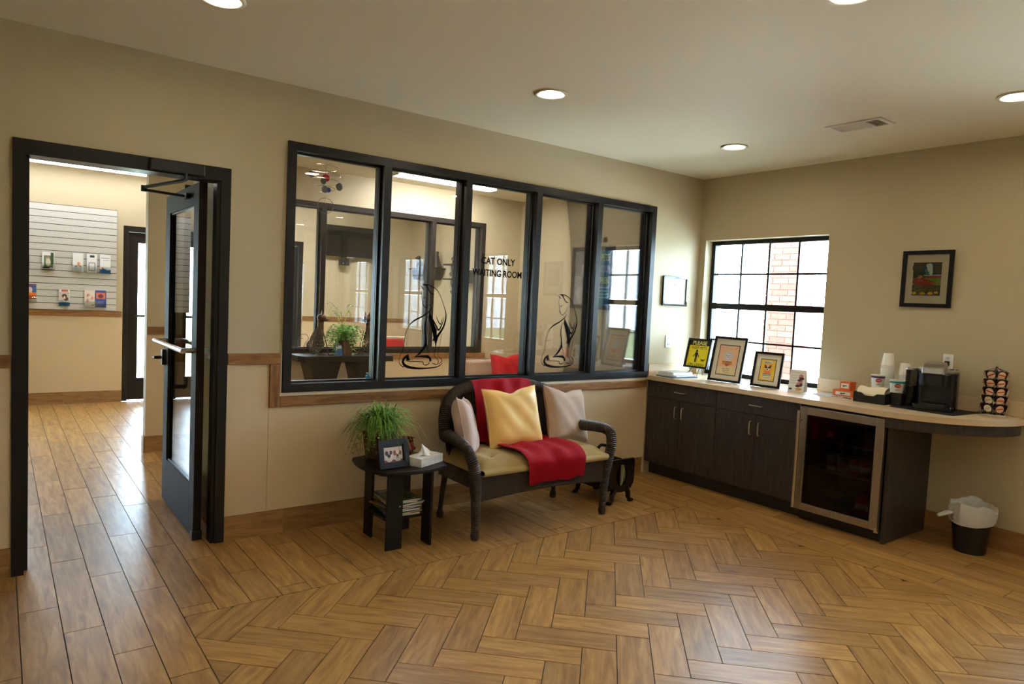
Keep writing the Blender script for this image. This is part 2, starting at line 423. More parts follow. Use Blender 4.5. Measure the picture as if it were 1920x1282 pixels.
def rail(name, pieces, mat_=RAILM):
    r = sroot(name)
    for (x0, x1, y0, y1, z0, z1) in pieces:
        cx, cy, cz = (x0+x1)/2, (y0+y1)/2, (z0+z1)/2
        o = MB().box(x0-cx, x1-cx, y0-cy, y1-cy, z0-cz, z1-cz)
        if z1-z0 > x1-x0 and z1-z0 > y1-y0:
            o = MB().box(-(z1-z0)/2, (z1-z0)/2, y0-cy, y1-cy, x0-cx, x1-cx).build('rail_board', mat_, r, bevel=.003); o.rotation_euler = (0, R(90), 0)
        elif y1-y0 > x1-x0:
            o = MB().box(-(y1-y0)/2, (y1-y0)/2, x0-cx, x1-cx, z0-cz, z1-cz).build('rail_board', mat_, r, bevel=.003); o.rotation_euler = (0, 0, R(90))
        else: o = o.build('rail_board', mat_, r, bevel=.003)
        o.location = (cx, cy, cz)
rail('trim_1', [(-7.6, DX0-.003, -.02, 0, 1.056, 1.121)])
rail('trim_2', [(DX1+.003, -3.966, -.02, 0, 1.054, 1.120), (-4.027, -3.966, -.02, 0, .79, 1.053), (-3.965, -.66, -.02, 0, .79, .853)])
rail('trim_3', [(-5.28, -4.09, WN-.02, WN, 1.083, 1.150), (-3.05, -2.80, WN-.02, WN, 1.083, 1.150), (-1.76, -.01, WN-.02, WN, 1.083, 1.150)])
rail('trim_4', [(-4.29, -4.06, 2.58, 2.6, 1.064, 1.131), (-4.06, -4.005, 2.58, 2.6, .816, 1.064), (-4.0, -.64, 2.58, 2.6, .816, .872)])
rail('trim_5', [(-4.292, -4.272, .13, .95, 1.054, 1.120)])
rail('trim_6', [(-3.966, -.66, -.012, 0, .854, .876), (-3.962, -3.953, -.012, 0, .876, 1.12)], CREAM)

# ---- interior storefront window (also used for the second partition)
def storefront(name, x0, x1, z0, z1, mull, y0, y1, yg, mat_):
    r = sroot(name); fw = .052
    MB().box(x0, x0+fw, y0, y1, z0, z1).build('frame_jamb', mat_, r); MB().box(x1-fw, x1, y0, y1, z0, z1).build('frame_jamb', mat_, r)
    MB().box(x0+fw, x1-fw, y0, y1, z1-fw, z1).build('frame_head', mat_, r); MB().box(x0+fw, x1-fw, y0, y1, z0, z0+fw).build('frame_sill', mat_, r)
    e = [x0+fw]
    for m_ in mull:
        MB().box(m_-fw/2, m_+fw/2, y0, y1, z0+fw, z1-fw).build('mullion', mat_, r); e += [m_-fw/2, m_+fw/2]
    e.append(x1-fw)
    for a, b in zip(e[::2], e[1::2]):
        MB().box(a, b, yg-.003, yg+.003, z0+fw, z1-fw).build('pane', GLASS, r)
        st = MB()                                   # glazing stops against the glass
        for yy0, yy1 in ((yg-.016, yg-.003), (yg+.003, yg+.016)):
            st.box(a, a+.012, yy0, yy1, z0+fw, z1-fw).box(b-.012, b, yy0, yy1, z0+fw, z1-fw).box(a+.012, b-.012, yy0, yy1, z0+fw, z0+fw+.012).box(a+.012, b-.012, yy0, yy1, z1-fw-.012, z1-fw)
        st.build('glazing_stop', mat_, r)
    return r
MU = [-3.287, -2.646, -1.995, -1.340]
win1 = storefront('window_1', WX0, WX1, WZ0, WZ1, MU, -.018, .128, .05, BRONZE)
win3 = storefront('window_3', W3[0], W3[1], W3[2], W3[3], [-3.34, -2.695, -2.05, -1.408], 2.585, 2.735, 2.66, BRONZE2)

# ---- exterior double-hung windows in the right wall
def sash_window(name, y0, y1, z0, z1, cols, detailed=True):
    r = sroot(name); xf0, xf1 = .10, .17; fw = .038; zm = z0+(z1-z0)*.517
    fr = MB().box(xf0, xf1, y0, y0+fw, z0, z1).box(xf0, xf1, y1-fw, y1, z0, z1).box(xf0, xf1, y0+fw, y1-fw, z1-fw, z1).box(xf0, xf1, y0+fw, y1-fw, z0, z0+fw)
    fr.build('window_frame', BRONZE, r)
    MB().box(xf0-.012, xf1, y0+fw, y1-fw, zm-.028, zm+.028).build('meeting_rail', BRONZE, r)
    for a, b in ((z0+fw, zm-.028), (zm+.028, z1-fw)):
        ys = [y0+fw+(y1-y0-2*fw)*i/cols for i in range(cols+1)]; zs = [a, (a+b)/2, b]
        for yy in ys[1:-1]: MB().box(.118, .142, yy-.008, yy+.008, a, b).build('muntin', BRONZE, r)
        MB().box(.1185, .1415, y0+fw, y1-fw, zs[1]-.008, zs[1]+.008).build('muntin', BRONZE, r)
        for i in range(cols):
            for j in range(2): MB().box(.128, .132, ys[i]+.0085, ys[i+1]-.0085, zs[j]+.0085, zs[j+1]-.0085).build('pane', GLASS, r)
    return r
for i, (a, b, c, d) in enumerate(RW): sash_window('window_%d' % (2 if i == 0 else 3+i), a, b, c, d, 4 if i == 0 else 3)

for i, (a, b, c, d) in enumerate(FW_):
    r = sash_window('window_%d' % (7+i), a, b, c, d, 4); r.location = (0, WS, 0); r.rotation_euler = (0, 0, R(-90)); 
# ---- glazed doors in the north wall
def store_door(name, x0, x1, y0, h, swing=None):
    r = sroot(name)
    fr = MB().box(x0, x0+.06, y0, y0+.12, 0, h).box(x1-.06, x1, y0, y0+.12, 0, h).box(x0+.06, x1-.06, y0, y0+.12, h-.07, h)
    fr.build('door_frame', BRONZE2, r)
    a, b, c, d = x0+.065, x1-.065, .012, h-.075
    lf = MB().box(a, a+.11, y0+.03, y0+.075, c, d).box(b-.11, b, y0+.03, y0+.075, c, d).box(a+.11, b-.11, y0+.03, y0+.075, c, c+.28).box(a+.11, b-.11, y0+.03, y0+.075, d-.13, d)
    lf.build('door_leaf', BRONZE2, r)
    MB().box(a+.11, b-.11, y0+.05, y0+.056, c+.28, d-.13).build('pane', GLASS, r)
    pb = MB().tube([(a+.06, y0+.03, 1.1), (a+.06, y0-.04, 1.1), (b-.06, y0-.04, 1.1), (b-.06, y0+.03, 1.1)], .014, 8); pb.build('push_bar', BRONZE2, r, smooth=True)
    return r
for i, (a, b, c, d) in enumerate(ND): store_door('door_%d' % (2+i), a, b, WN+.01, d)

# ---- the open glazed door from the lobby into the cat waiting room
door = sroot('door_1')
MB().box(DX0, DX0+.052, -.016, .135, 0, DZ).box(DX0+.052, DX0+.07, .05, .135, 0, DZ-.074).build('frame_jamb', BRONZE, door)
MB().box(DX1-.052, DX1, -.016, .135, 0, DZ).box(DX1-.072, DX1-.052, .0, .085, 0, DZ-.074).build('frame_jamb', BRONZE, door)
MB().box(DX0+.052, DX1-.052, -.016, .135, DZ-.074, DZ).build('frame_head', BRONZE, door)
lx0, lx1, ly0, ly1 = -4.420, -4.375, .098, 1.06
leaf = MB()
leaf.box(lx0, lx1, ly0, ly0+.125, .012, 2.105).box(lx0, lx1, ly1-.14, ly1, .012, 2.105).box(lx0, lx1, ly0+.125, ly1-.14, .012, .31).box(lx0, lx1, ly0+.125, ly1-.14, 1.985, 2.105)
lo = leaf.build('door_leaf', BRONZE2, door, bevel=.002)
MB().box(-4.401, -4.395, ly0+.125, ly1-.14, .31, 1.985).build('pane', GLASS, lo)
st = MB()
for xx in ((-4.411, -4.401), (-4.395, -4.385)):
    st.box(*xx, ly0+.125, ly0+.137, .31, 1.985).box(*xx, ly1-.152, ly1-.14, .31, 1.985).box(*xx, ly0+.137, ly1-.152, .31, .322).box(*xx, ly0+.137, ly1-.152, 1.973, 1.985)
st.build('glazing_stop', BRONZE, lo)
MB().tube(smooth_path([(lx0, ly0+.06, 1.125), (lx0-.055, ly0+.06, 1.125), (lx0-.068, ly0+.075, 1.125), (lx0-.068, ly1-.1, 1.125), (lx0-.055, ly1-.075, 1.125), (lx0, ly1-.075, 1.125)], 4), .0155, 10).build('push_bar', mat('bar_metal', (.35, .31, .28), .3, metal=1), lo, smooth=True)
MB().tube(smooth_path([(lx1, .93, 1.13), (lx1+.05, .93, 1.13), (lx1+.07, .93, 1.11), (lx1+.07, .93, .83), (lx1+.05, .93, .81), (lx1, .93, .81)], 4), .014, 8).build('pull_handle', BLACKM, lo, smooth=True)
MB().box(lx0-.022, lx0, 1.0, 1.05, .955, 1.06).tube([(lx0-.02, 1.028, 1.005), (lx0-.06, 1.028, 1.005), (lx0-.062, 1.075, 1.0)], .011, 8).build('lock_thumb_turn', BLACKM, lo)
MB().box(lx0-.006, lx0+.05, ly0-.006, ly0+.05, .0, .055).build('bottom_pivot', BLACKM, lo)
cl = MB().rbox(-4.70, -4.425, -.062, -.017, 2.118, 2.172, .008); cl.build('closer_body', BLACKM, door)
MB().tube([(-4.52, -.04, 2.12), (-4.52, -.04, 2.085), (-4.53, .0, 2.082), (-4.655, .42, 2.075)], .010, 8).tube([(-4.655, .42, 2.085), (-4.655, .42, 2.05)], .016, 8).build('closer_arm', BLACKM, door)
MB().tube([(-4.655, .42, 2.06), (-4.44, .37, 2.045)], .008, 8).box(-4.445, -4.42, .32, .40, 2.03, 2.06).build('closer_forearm', BLACKM, door)

# ================================================================== LAMPS
LENS = mat('lamp_lens', (1, .85, .62), .4, emit=LAMP)
STRIPM = mat('fluorescent_lens', (.93, .95, 1.0), .4, emit=STRIP); STRIPH = mat('fluorescent_lens_hall', (.93, .95, 1.0), .4, emit=STRIP*.2)
LW = mat('lamp_white', srgb(225, 220, 205), .45)
ring_mb = MB().lathe([(.098, 0), (.100, -.006), (.088, -.010), (.070, -.004), (.068, .0), (.098, 0)], 28); ring_me = ring_mb.mesh('trim_ring', True); ring_me.materials.append(LW)
lens_me = MB().lathe([(.0001, -.004), (.045, -.0045), (.0685, -.003), (.0685, -.0005), (.0001, -.0005)], 28).mesh('lens', True); lens_me.materials.append(LENS)
LAB = {(0, 0): 'round recessed downlight in the ceiling above the open glass door', (1, 0): 'round recessed downlight in the ceiling above the wicker settee', (2, 0): 'round recessed downlight in the ceiling near the corner window, beside the air vent',
       (1, 1): 'round recessed downlight cut by the top edge of the picture, right of centre', (2, 1): 'round recessed downlight at the right edge of the picture'}
for i, x in enumerate((-4.58, -2.73, -.93)):
    for j, y in enumerate((-.985, -2.775, -4.56, -6.35, -8.14)):
        t = thing('recessed_downlight', LAB.get((i, j), 'round recessed downlight, %s row from the back wall, %s column' % (('first', 'second', 'third', 'fourth', 'fifth')[j], ('left', 'middle', 'right')[i])), 'ceiling light', (x, y, H), group='downlights in the lobby ceiling')
        for nm, me in (('trim_ring', ring_me), ('lens', lens_me)):
            o = bpy.data.objects.new(nm, me); COL.objects.link(o); o.parent = t
FILL_LENS = mat('added_fill_lens', (1, .88, .70), .4, emit=LAMP*2.4); fill_lens_me = lens_me.copy(); fill_lens_me.materials.clear(); fill_lens_me.materials.append(FILL_LENS)
for x, y, lb in ((-3.3, 1.15, 'unseen round downlight added as fill in the cat room ceiling near the hall'), (-1.95, 1.15, 'unseen round downlight added as fill in the middle of the cat room ceiling'), (-.75, 1.15, 'unseen round downlight added as fill in the cat room ceiling near the poster')):  # unseen lamps, added only to brighten the cat room
    t = thing('recessed_downlight', lb, 'ceiling light', (x, y, H))
    for nm, me in (('trim_ring', ring_me), ('lens', fill_lens_me)):
        o = bpy.data.objects.new(nm, me); COL.objects.link(o); o.parent = t
def strip(x0, x1, y0, y1, z, label, lens=None):
    t = thing('fluorescent_light', label, 'ceiling light', ((x0+x1)/2, (y0+y1)/2, z))
    a, b = (x1-x0)/2, (y1-y0)/2
    MB().box(-a, -a+.02, -b, b, -.022, 0).build('end_cap', LW, t); MB().box(a-.02, a, -b, b, -.022, 0).build('end_cap', LW, t)
    MB().box(-a+.02, a-.02, -b, b, -.02, -.002).build('diffuser', lens or STRIPM, t)
strip(-2.16, -.93, 2.06, 2.20, H, 'long white fluorescent ceiling light in the cat waiting room')
strip(-6.4, -3.5, 5.20, 5.46, HN, 'long white fluorescent ceiling light over the brochure wall', STRIPH)
strip(-2.6, -1.0, 4.0, 4.25, HN, 'long white fluorescent ceiling light in the far room with the television', STRIPM)

# ceiling air vent
t = thing('ceiling_vent', 'white rectangular louvred air vent in the ceiling near the corner', 'air vent', (-.914, -1.913, H))
fr = MB()
fr.box(-.10, .10, -.178, -.152, -.008, 0).box(-.10, .10, .152, .178, -.008, 0).box(-.10, -.075, -.152, .152, -.008, 0).box(.075, .10, -.152, .152, -.008, 0)
fr.box(-.075, .075, -.072, -.062, -.008, 0).box(-.075, .075, .072, .082, -.008, 0).build('frame', LW, t)
MB().box(-.075, .075, -.152, .152, -.0015, -.0005).build('duct_opening', mat('vent_dark', (.10, .075, .055), .8), t)
for (a, b, ang) in ((-.152, -.072, 40), (-.062, .072, 0), (.082, .152, -40)):
    n = 7 if ang else 11
    for k in range(n):
        if ang: 
            yy = a+(b-a)*(k+.5)/n; o = MB().box(-.075, .075, -.005, .005, -.0008, .0008).build('louvre', LW, t); o.location = (0, yy, -.0045); o.rotation_euler = (R(ang), 0, 0)
        else:
            xx = -.075+.15*(k+.5)/n; o = MB().box(-.0055, .0055, a, b, -.0008, .0008).build('louvre', LW, t); o.location = (xx, 0, -.0045); o.rotation_euler = (0, R(30), 0)

# ================================================================== OUTSIDE
GRASS = mat('grass', (.17, .21, .08), .9, var=.3, vscale=4)
struct(MB().box(-30, 40, -30, 40, -.25, -.12).build('ground_outside', GRASS))
struct(MB().box(.22, 9.0, -14, 14, -.12, -.04).box(-9, 1, 5.92, 9.0, -.12, -.04).build('walkway_outside', mat('concrete', (.58, .57, .55), .85, var=.1)))
pil = thing('brick_pillar', 'red brick pillar standing outside the corner window', 'pillar', (2.0, .25, -.04))
BR = [mat('brick_%d' % k, c, .85, var=.15, vscale=30) for k, c in enumerate(((.11, .032, .025), (.13, .042, .032), (.095, .028, .022), (.145, .055, .04)))]
MB().box(-.185, .185, -.185, .185, 0, 2.98).build('mortar_core', mat('mortar', (.17, .15, .14), .9), pil)
bl, bh, bd = .19, .0575, .0925
def brick_set(L):
    b0 = MB().box(-L/2+.004, L/2-.004, -.052, 0, .004, bh+.004).mesh('brick'); out = []
    for m_ in BR:
        c_ = b0.copy(); c_.materials.append(m_); out.append(c_)
    return out
FULL, HALF = brick_set(.196), brick_set(.098)
for row in range(44):
    for a in (R(-90), 0):               # the two faces seen from indoors
        for x_, st_k in (((-.098, FULL), (.098, FULL)) if row % 2 else ((-.147, HALF), (0, FULL), (.147, HALF))):
            o = bpy.data.objects.new('brick', random.choice(st_k)); COL.objects.link(o); o.parent = pil
            o.matrix_basis = Matrix.Rotation(a, 4, 'Z') @ T(x_, -.144, row*.0675)
def bush(name, label, loc, r, n, c, seed):
    rr = random.Random(seed); mb = MB()
    for _ in range(n):
        a, b = rr.uniform(0, 6.28), math.acos(rr.uniform(-.4, 1)); q = r*rr.uniform(.6, 1)
        p = Vector((q*math.sin(b)*math.cos(a), q*math.sin(b)*math.sin(a), .4*r+q*math.cos(b))); d = Vector((rr.uniform(-1, 1), rr.uniform(-1, 1), rr.uniform(-.3, 1))).normalized()*.07; e = d.orthogonal().normalized()*.02
        mb.add([p-e, p+d*.5-e*1.6, p+d, p+e], [(0, 1, 2, 3)])
    t = thing(name, label, 'bush', loc); mb.build('foliage', mat('bush_leaf_%d' % seed, c, .6), t); MB().tube([(0, 0, -.1), (0, 0, r*.6)], .03).build('stem', mat('bark', (.12, .08, .05), .9), t)
bush('garden_bush', 'pale green bush outside the corner window, left of the brick pillar', (1.85, 1.25, -.04), .55, 900, (.055, .095, .035), 3)
bush('garden_bush', 'pale green bush outside the corner window, right of the brick pillar', (2.1, -.55, -.04), .5, 700, (.06, .10, .04), 5)

# ================================================================== COUNTER RUN
CX = -.628         # cabinet face
def cabinet(name, label, y0, y1):
    """y0 > y1 : from the back wall towards the camera"""
    t = thing(name, label, 'cabinet', (0, (y0+y1)/2, 0), group='base cabinets under the counter')
    h = (y0-y1)/2
    MB().box(CX+.02, -.002, -h+.001, h-.001, .11, .855).build('body', DARKWOOD, t)
    MB().box(CX+.07, -.05, -h+.001, h-.001, 0, .11).build('toe_kick', mat('kick_black', (.02, .016, .015), .5), t)
    d = MB().box(-.009, .009, -h+.002, h-.002, -.070, .070).build('drawer', DARKWOOD, t); d.location = (CX+.009, 0, .782)
    MB().tube([(-.009, -.052, 0), (-.032, -.052, 0), (-.032, .052, 0), (-.009, .052, 0)], .0045, 8).build('handle', NICKEL, d, smooth=True)
    for s_ in (-1, 1):
        o = MB().box(-.009, .009, -h/2+.002, h/2-.002, -.296, .296).build('door', DARKWOOD, t); o.location = (CX+.009, s_*h/2, .411)
        yy = -s_*(h/2-.038)
        MB().tube(smooth_path([(-.009, yy, .14), (-.03, yy, .145), (-.034, yy, .19), (-.03, yy, .238), (-.009, yy, .243)], 4), .0048, 8).build('handle', NICKEL, o, smooth=True)
cabinet('base_cabinet', 'charcoal wood-grain base cabinet in the corner under the window', -.012, -.752)
cabinet('base_cabinet', 'charcoal wood-grain base cabinet beside the stainless drinks cooler', -.754, -1.494)
ep = thing('end_panel', 'charcoal wood-grain end panel standing right of the drinks cooler', 'panel', (0, -2.124, 0))
MB().box(CX, -.002, -.012, .012, 0, .855).build('panel', DARKWOOD, ep)
MB().box(CX-.0015, CX, -.012, .012, 0, .855).build('edge_band', DARKWOOD, ep)
# countertop with rounded end
ct = thing('countertop', 'long beige laminate countertop with a rounded end along the window wall', 'countertop', (0, 0, 0))
def ct_out(off):
    pts = [(-.002, -.002), (-.655+off, -.002), (-.655+off, -1.0), (-.672+off, -1.6), (-.69+off, -2.05)]
    for i in range(1, 19):
        a = math.pi/2*i/18; pts.append((-.05-(.64-off)*math.cos(a), -2.05-(.645-off)*math.sin(a)))
    pts.append((-.002, -2.05-(.645-off))); return pts
MB().prism(ct_out(0), .857, .897).build('slab', COUNTERM, ct, bevel=.002)
MB().box(-.02, -.0005, -2.69, -1.268, .897, 1.0).build('backsplash', COUNTERM, ct, bevel=.002); MB().box(-.64, -.02, -.02, -.0005, .897, 1.0).box(-.02, -.0005, -.066, -.0005, .897, 1.0).build('backsplash', COUNTERM, ct, bevel=.002)
ap_o, ap_i = ct_out(.02)[4:-1], ct_out(.045)[4:-1]
n = len(ap_o)
vs = []; fs = []
for i in range(n):
    vs += [(*ap_o[i], .787), (*ap_o[i], .857), (*ap_i[i], .857), (*ap_i[i], .787)]
for i in range(n-1):
    for k in range(4): fs.append((4*i+k, 4*i+(k+1) % 4, 4*i+4+(k+1) % 4, 4*i+4+k))
fs += [(0, 1, 2, 3), tuple(4*(n-1)+k for k in (3, 2, 1, 0))]
keep = MB().add(vs, fs); keep.build('apron', DARKWOOD, ct)

# ---- drinks cooler
fg = thing('drinks_cooler', 'stainless steel undercounter drinks cooler with a dark glass door', 'refrigerator', (0, -1.806, 0))
FB = mat('cooler_black', (.006, .006, .006), .35)
fx = -.628
body = MB().box(fx+.02, -.03, -.300, -.272, .03, .845).box(fx+.02, -.03, .272, .300, .03, .845).box(fx+.02, -.03, -.272, .272, .81, .845).box(fx+.02, -.03, -.272, .272, .03, .10).box(-.08, -.03, -.272, .272, .10, .81)
body.build('cabinet_body', FB, fg)
MB().box(fx+.03, fx+.05, -.29, .29, .004, .085).build('toe_grille', FB, fg)
dr = MB(); x0, x1 = -.672, -.632
dr.box(x0, x1, -.298, -.243, .088, .840).box(x0, x1, .243, .298, .088, .840).box(x0, x1, -.243, .243, .785, .840).box(x0, x1, -.243, .243, .088, .138)
dro = dr.build('door', STEEL, fg, bevel=.003)
MB().box(x0+.012, x0+.02, -.243, .243, .138, .785).build('door_glass', glass('smoked_glass', (.44, .42, .40), .6), dro)
MB().box(x0+.02, x1, -.243, -.225, .138, .785).box(x0+.02, x1, .225, .243, .138, .785).box(x0+.02, x1, -.225, .225, .767, .785).box(x0+.02, x1, -.225, .225, .138, .156).build('door_gasket', FB, dro)
hd = MB().tube([(x0-.045, .278, .105), (x0-.045, .278, .815)], .0125, 12)
for zz in (.17, .74): hd.tube([(x0, .278, zz), (x0-.04, .278, zz)], .008, 8)
hd.build('handle', mat('handle_steel', (.62, .58, .50), .25, metal=1), dro, smooth=True)
MB().box(x0-.012, x0+.03, -.31, -.285, .078, .092).build('hinge', CHROME, dro)
script(dro, -.035, .035, 0, .014, CHROME, 0, 4, True).matrix_basis = T(x0-.001, -.01, .107) @ Matrix.Rotation(R(-90), 4, 'Z')
for zz in (.135, .39, .60):
    sh = MB().box(fx+.04, -.09, -.27, -.262, zz-.004, zz+.004).box(fx+.04, -.09, .262, .27, zz-.004, zz+.004).box(fx+.04, fx+.05, -.262, .262, zz-.006, zz+.006)
    for k in range(13): yy = -.25+.5*k/12; sh.box(fx+.05, -.09, yy-.0015, yy+.0015, zz-.002, zz+.002)
    sh.build('wire_shelf', mat('shelf_wire', (.25, .25, .26), .3, metal=1), fg)
def can_mesh(cols, nm):
    body = MB().lathe([(.026, 0), (.031, .006), (.0325, .012), (.0325, .102), (.027, .115)], 16).mesh(nm, True); body.materials.append(cols[0])
    band = MB().lathe([(.0328, .03), (.0328, .07)], 16).mesh('band', True); band.materials.append(cols[1])
    lid = MB().lathe([(.027, .115), (.0272, .118), (.025, .116), (.0001, .115)], 16).mesh('lid', True); lid.materials.append(MATS['chrome'])
    return body, band, lid
CANS = {'green': can_mesh((mat('can_green', (.03, .28, .05), .3, metal=.6), mat('can_blue', (.03, .12, .45), .3, metal=.6)), 'can_body'),
        'red': can_mesh((mat('can_red', (.55, .03, .03), .3, metal=.6), mat('can_white', (.8, .8, .8), .4)), 'can_body'),
        'silver': can_mesh((mat('can_silver', (.6, .6, .58), .3, metal=.8), mat('can_orange', (.55, .2, .06), .4)), 'can_body')}
ORD = ['first', 'second', 'third', 'fourth', 'fifth', 'sixth', 'seventh', 'eighth', 'ninth', 'tenth', 'eleventh', 'twelfth', 'thirteenth', 'fourteenth']
def can(kind, x, y, z, label):
    t = thing('drink_can', label, 'can', (x, y, z), rz=random.uniform(0, 6), group='cans in the drinks cooler')
    for nm, me in zip(('can_body', 'band', 'lid'), CANS[kind]):
        o = bpy.data.objects.new(nm, me); COL.objects.link(o); o.parent = t
rows = [('bottom', .14, [('green', -1.60), ('green', -1.672), ('green', -1.745), ('green', -1.818), ('red', -1.92), ('red', -1.995)]),
        ('middle', .395, [('silver', -1.70), ('silver', -1.775), ('red', -1.86), ('red', -1.935), ('silver', -2.01)])]
for nm, z, lst in rows:
    cnt = {}
    for kind, y in lst:
        k = cnt.get(kind, 0); cnt[kind] = k+1
        can(kind, -.53, y, z+.001, '%s %s can from the left in front on the %s shelf of the drinks cooler' % (ORD[k], kind, nm))
        can(kind, -.45, y, z+.001, '%s %s can from the left in the second row on the %s cooler shelf' % (ORD[k], kind, nm))
bx_ = thing('drink_carton', 'dark red drink carton on the top shelf of the drinks cooler', 'carton', (-.45, -1.66, .605))
MB().box(-.12, .07, -.07, .07, 0, .13).build('carton', mat('carton_red', (.20, .01, .02), .5), bx_); MB().box(-.1215, -.12, -.05, -.01, .03, .07).build('carton_label', mat('carton_tan', (.5, .25, .12), .5), bx_)

# ================================================================== WICKER SETTEE
def loft(sections, closed_u=True, caps=True):
    n = len(sections[0]); mb = MB(); vs = [p for s_ in sections for p in s_]; fs = []
    for j in range(len(sections)-1):
        for i in range(n if closed_u else n-1):
            fs.append((j*n+i, j*n+(i+1) % n, (j+1)*n+(i+1) % n, (j+1)*n+i))
    if caps: fs += [tuple(range(n))[::-1], tuple(range((len(sections)-1)*n, len(sections)*n))]
    return mb.add(vs, fs)
WICK = weave('dark_wicker', (.012, .008, .006), (.12, .082, .055), 40, 60, .42)  # highlights on the strands are put into the colour as a paler brown
WICK2 = mat('dark_wicker_wrap', (.042, .028, .019), .45, var=.5, vscale=45, bump=.3, bscale=120, spec=.45)
st_ = thing('wicker_settee', 'dark brown wicker settee under the interior window', 'settee', (-2.405, -.48, 0))
# back outline (x, z) on a slightly curved, leaning back
def back_out(t):            # t 0..1 from left arm over the top to right arm
    a = math.pi*(1-t); c, s_ = math.cos(a), math.sin(a); e = .62
    return math.copysign(abs(c)**e, c)*.555, .58+.305*abs(s_)**.75
def back_pt(x, z): return Vector((x, .27+.09*(z-.4)/.5-.16*(abs(x)/.56)**3.2, z))
def ribbed(path, r, pitch=.0125, amp=.11):
    """resample a path densely and modulate the radius so each wrap of cane stands proud"""
    P = [Vector(p) for p in path]; L = [0]
    for a, b in zip(P[:-1], P[1:]): L.append(L[-1]+(b-a).length)
    n = int(L[-1]/(pitch/4)); pts = []; rr_ = []; k = 0
    for i in range(n+1):
        d = L[-1]*i/n
        while k < len(L)-2 and L[k+1] < d: k += 1
        t_ = (d-L[k])/max(1e-9, L[k+1]-L[k]); pts.append(P[k].lerp(P[k+1], t_))
        rb = r(i/n) if callable(r) else r
        rr_.append(rb*(1+amp*(-1 if i % 4 == 0 else (.5 if i % 4 == 2 else .1))))
    return pts, rr_
NB = 181; NZ = 40
mb = MB()
for side in (0, 1):
    def fn(u, v, side=side):
        x, zt = back_out(u); xx = x*(1-.06*(1-v)); z = .36+(zt-.36)*v; p = back_pt(xx, z)
        p.y += (.012 if side else -.012-.0035*math.sin(u*NB*.5*math.pi)*math.sin(v*NZ*.5*math.pi)); return p
    mb.grid(fn, NB, NZ)
mb.build('back_panel', WICK, st_, smooth=True)
pts = [back_pt(*back_out(i/96)) for i in range(97)]
p_, r_ = ribbed(pts, lambda t_: .046); MB().tube(p_, r_, 12).build('back_roll', WICK2, st_, smooth=True)
mb = MB()
for i in range(1, 64):
    u = i/64; x, zt = back_out(u)
    mb.tube([back_pt(x*(1-.06*(1-v)), .40+(zt-.03-.40)*v)+Vector((0, -.016, 0)) for v in (0, .25, .5, .75, 1)], .0056, 5)
o = mb.build('back_strand', WICK2, st_, smooth=True); o['kind'] = 'stuff'
for s_ in (-1, 1):
    e0 = back_pt(*back_out(0 if s_ < 0 else 1))
    ap = smooth_path([(e0.x, e0.y, e0.z+.03), (e0.x, e0.y-.005, e0.z+.01), (s_*.568, .06, .60), (s_*.603, -.05, .605), (s_*.627, -.15, .602), (s_*.625, -.215, .578), (s_*.602, -.252, .505), (s_*.578, -.255, .41), (s_*.562, -.246, .30)], 6)
    p_, r_ = ribbed(ap, lambda t_: .044-.008*min(1, t_*2)); MB().tube(p_, r_, 12).build('arm', WICK2, st_, smooth=True)
    p_, r_ = ribbed([(s_*.563, -.247, .33), (s_*.555, -.243, .16), (s_*.553, -.242, .05)], lambda t_: .034-.009*t_); MB().tube(p_, r_, 12).lathe([(.018, 0), (.025, .006), (.029, .03), (.024, .055)], 12, T(s_*.553, -.242, 0)).build('leg', WICK2, st_, smooth=True)
    MB().tube([(s_*.50, .20, .42), (s_*.505, .235, .2), (s_*.51, .252, .05)], [.024, .02, .016], 10).lathe([(.016, 0), (.024, .006), (.026, .03), (.016, .06)], 12, T(s_*.51, .253, 0)).build('leg', WICK2, st_, smooth=True)
    MB().box(s_*.553-.014, s_*.553+.014, -.24, .20, .32, .41).build('side_rail', WICK, st_)
MB().box(-.545, .545, -.235, .26, .375, .40).build('seat_deck', WICK, st_)
def apron(u, v):
    x = -.55+1.1*u; zb = .250+.032*math.sin(math.pi*u); z = zb+(.408-zb)*v
    return Vector((x, -.252-.02*math.sin(math.pi*u)-.0035*math.sin(u*240*.5*math.pi)*math.sin(v*22*.5*math.pi), z))
mb = MB().grid(apron, 241, 23); mb.grid(lambda u, v: apron(u, v)+Vector((0, .022, 0)), 61, 5); mb.build('apron', WICK, st_, smooth=True)
p_, r_ = ribbed([apron(i/40, 0)+Vector((0, .01, 0)) for i in range(41)], .013); MB().tube(p_, r_, 8).build('apron_edge', WICK2, st_, smooth=True)

def cushion_seat():
    def fn(u, v):
        x = -.54+1.08*u; y = -.28+.52*v
        e = min(1, min(u, 1-u)*14)**.5*min(1, min(v, 1-v)*8)**.5
        z = .47+.035*e-.0
        for cx in (-.36, -.12, .12, .40):
            for cy in (-.12, .1):
                z -= .024*math.exp(-((x-cx)**2+(y-cy)**2)/.0022)
        z += .006*math.sin(x*34)*e
        return Vector((x, y, .40+(z-.40)*(.72+.28*e)))
    mb = MB().grid(fn, 61, 31)
    mb.grid(lambda u, v: Vector((-.54+1.08*u, -.28+.52*v, .405+.0*u)), 61, 31)
    def side(u, v):
        a = u*4; k = int(min(a, 3.999)); t = a-k
        p = [(t, 0), (1, t), (1-t, 1), (0, 1-t)][k]; q = fn(*p); z0 = .405
        b = .026*math.sin(math.pi*v)**.7; cx, cy = q.x, q.y
        nx, ny = [(0, -1), (1, 0), (0, 1), (-1, 0)][k]
        return Vector((cx+nx*b, cy+ny*b, z0+(q.z-z0)*v))
    mb.grid(side, 160, 6)
    return mb
sc = thing('seat_cushion', 'khaki tufted seat cushion lying on the wicker settee', 'cushion', (-2.405, -.48, 0))
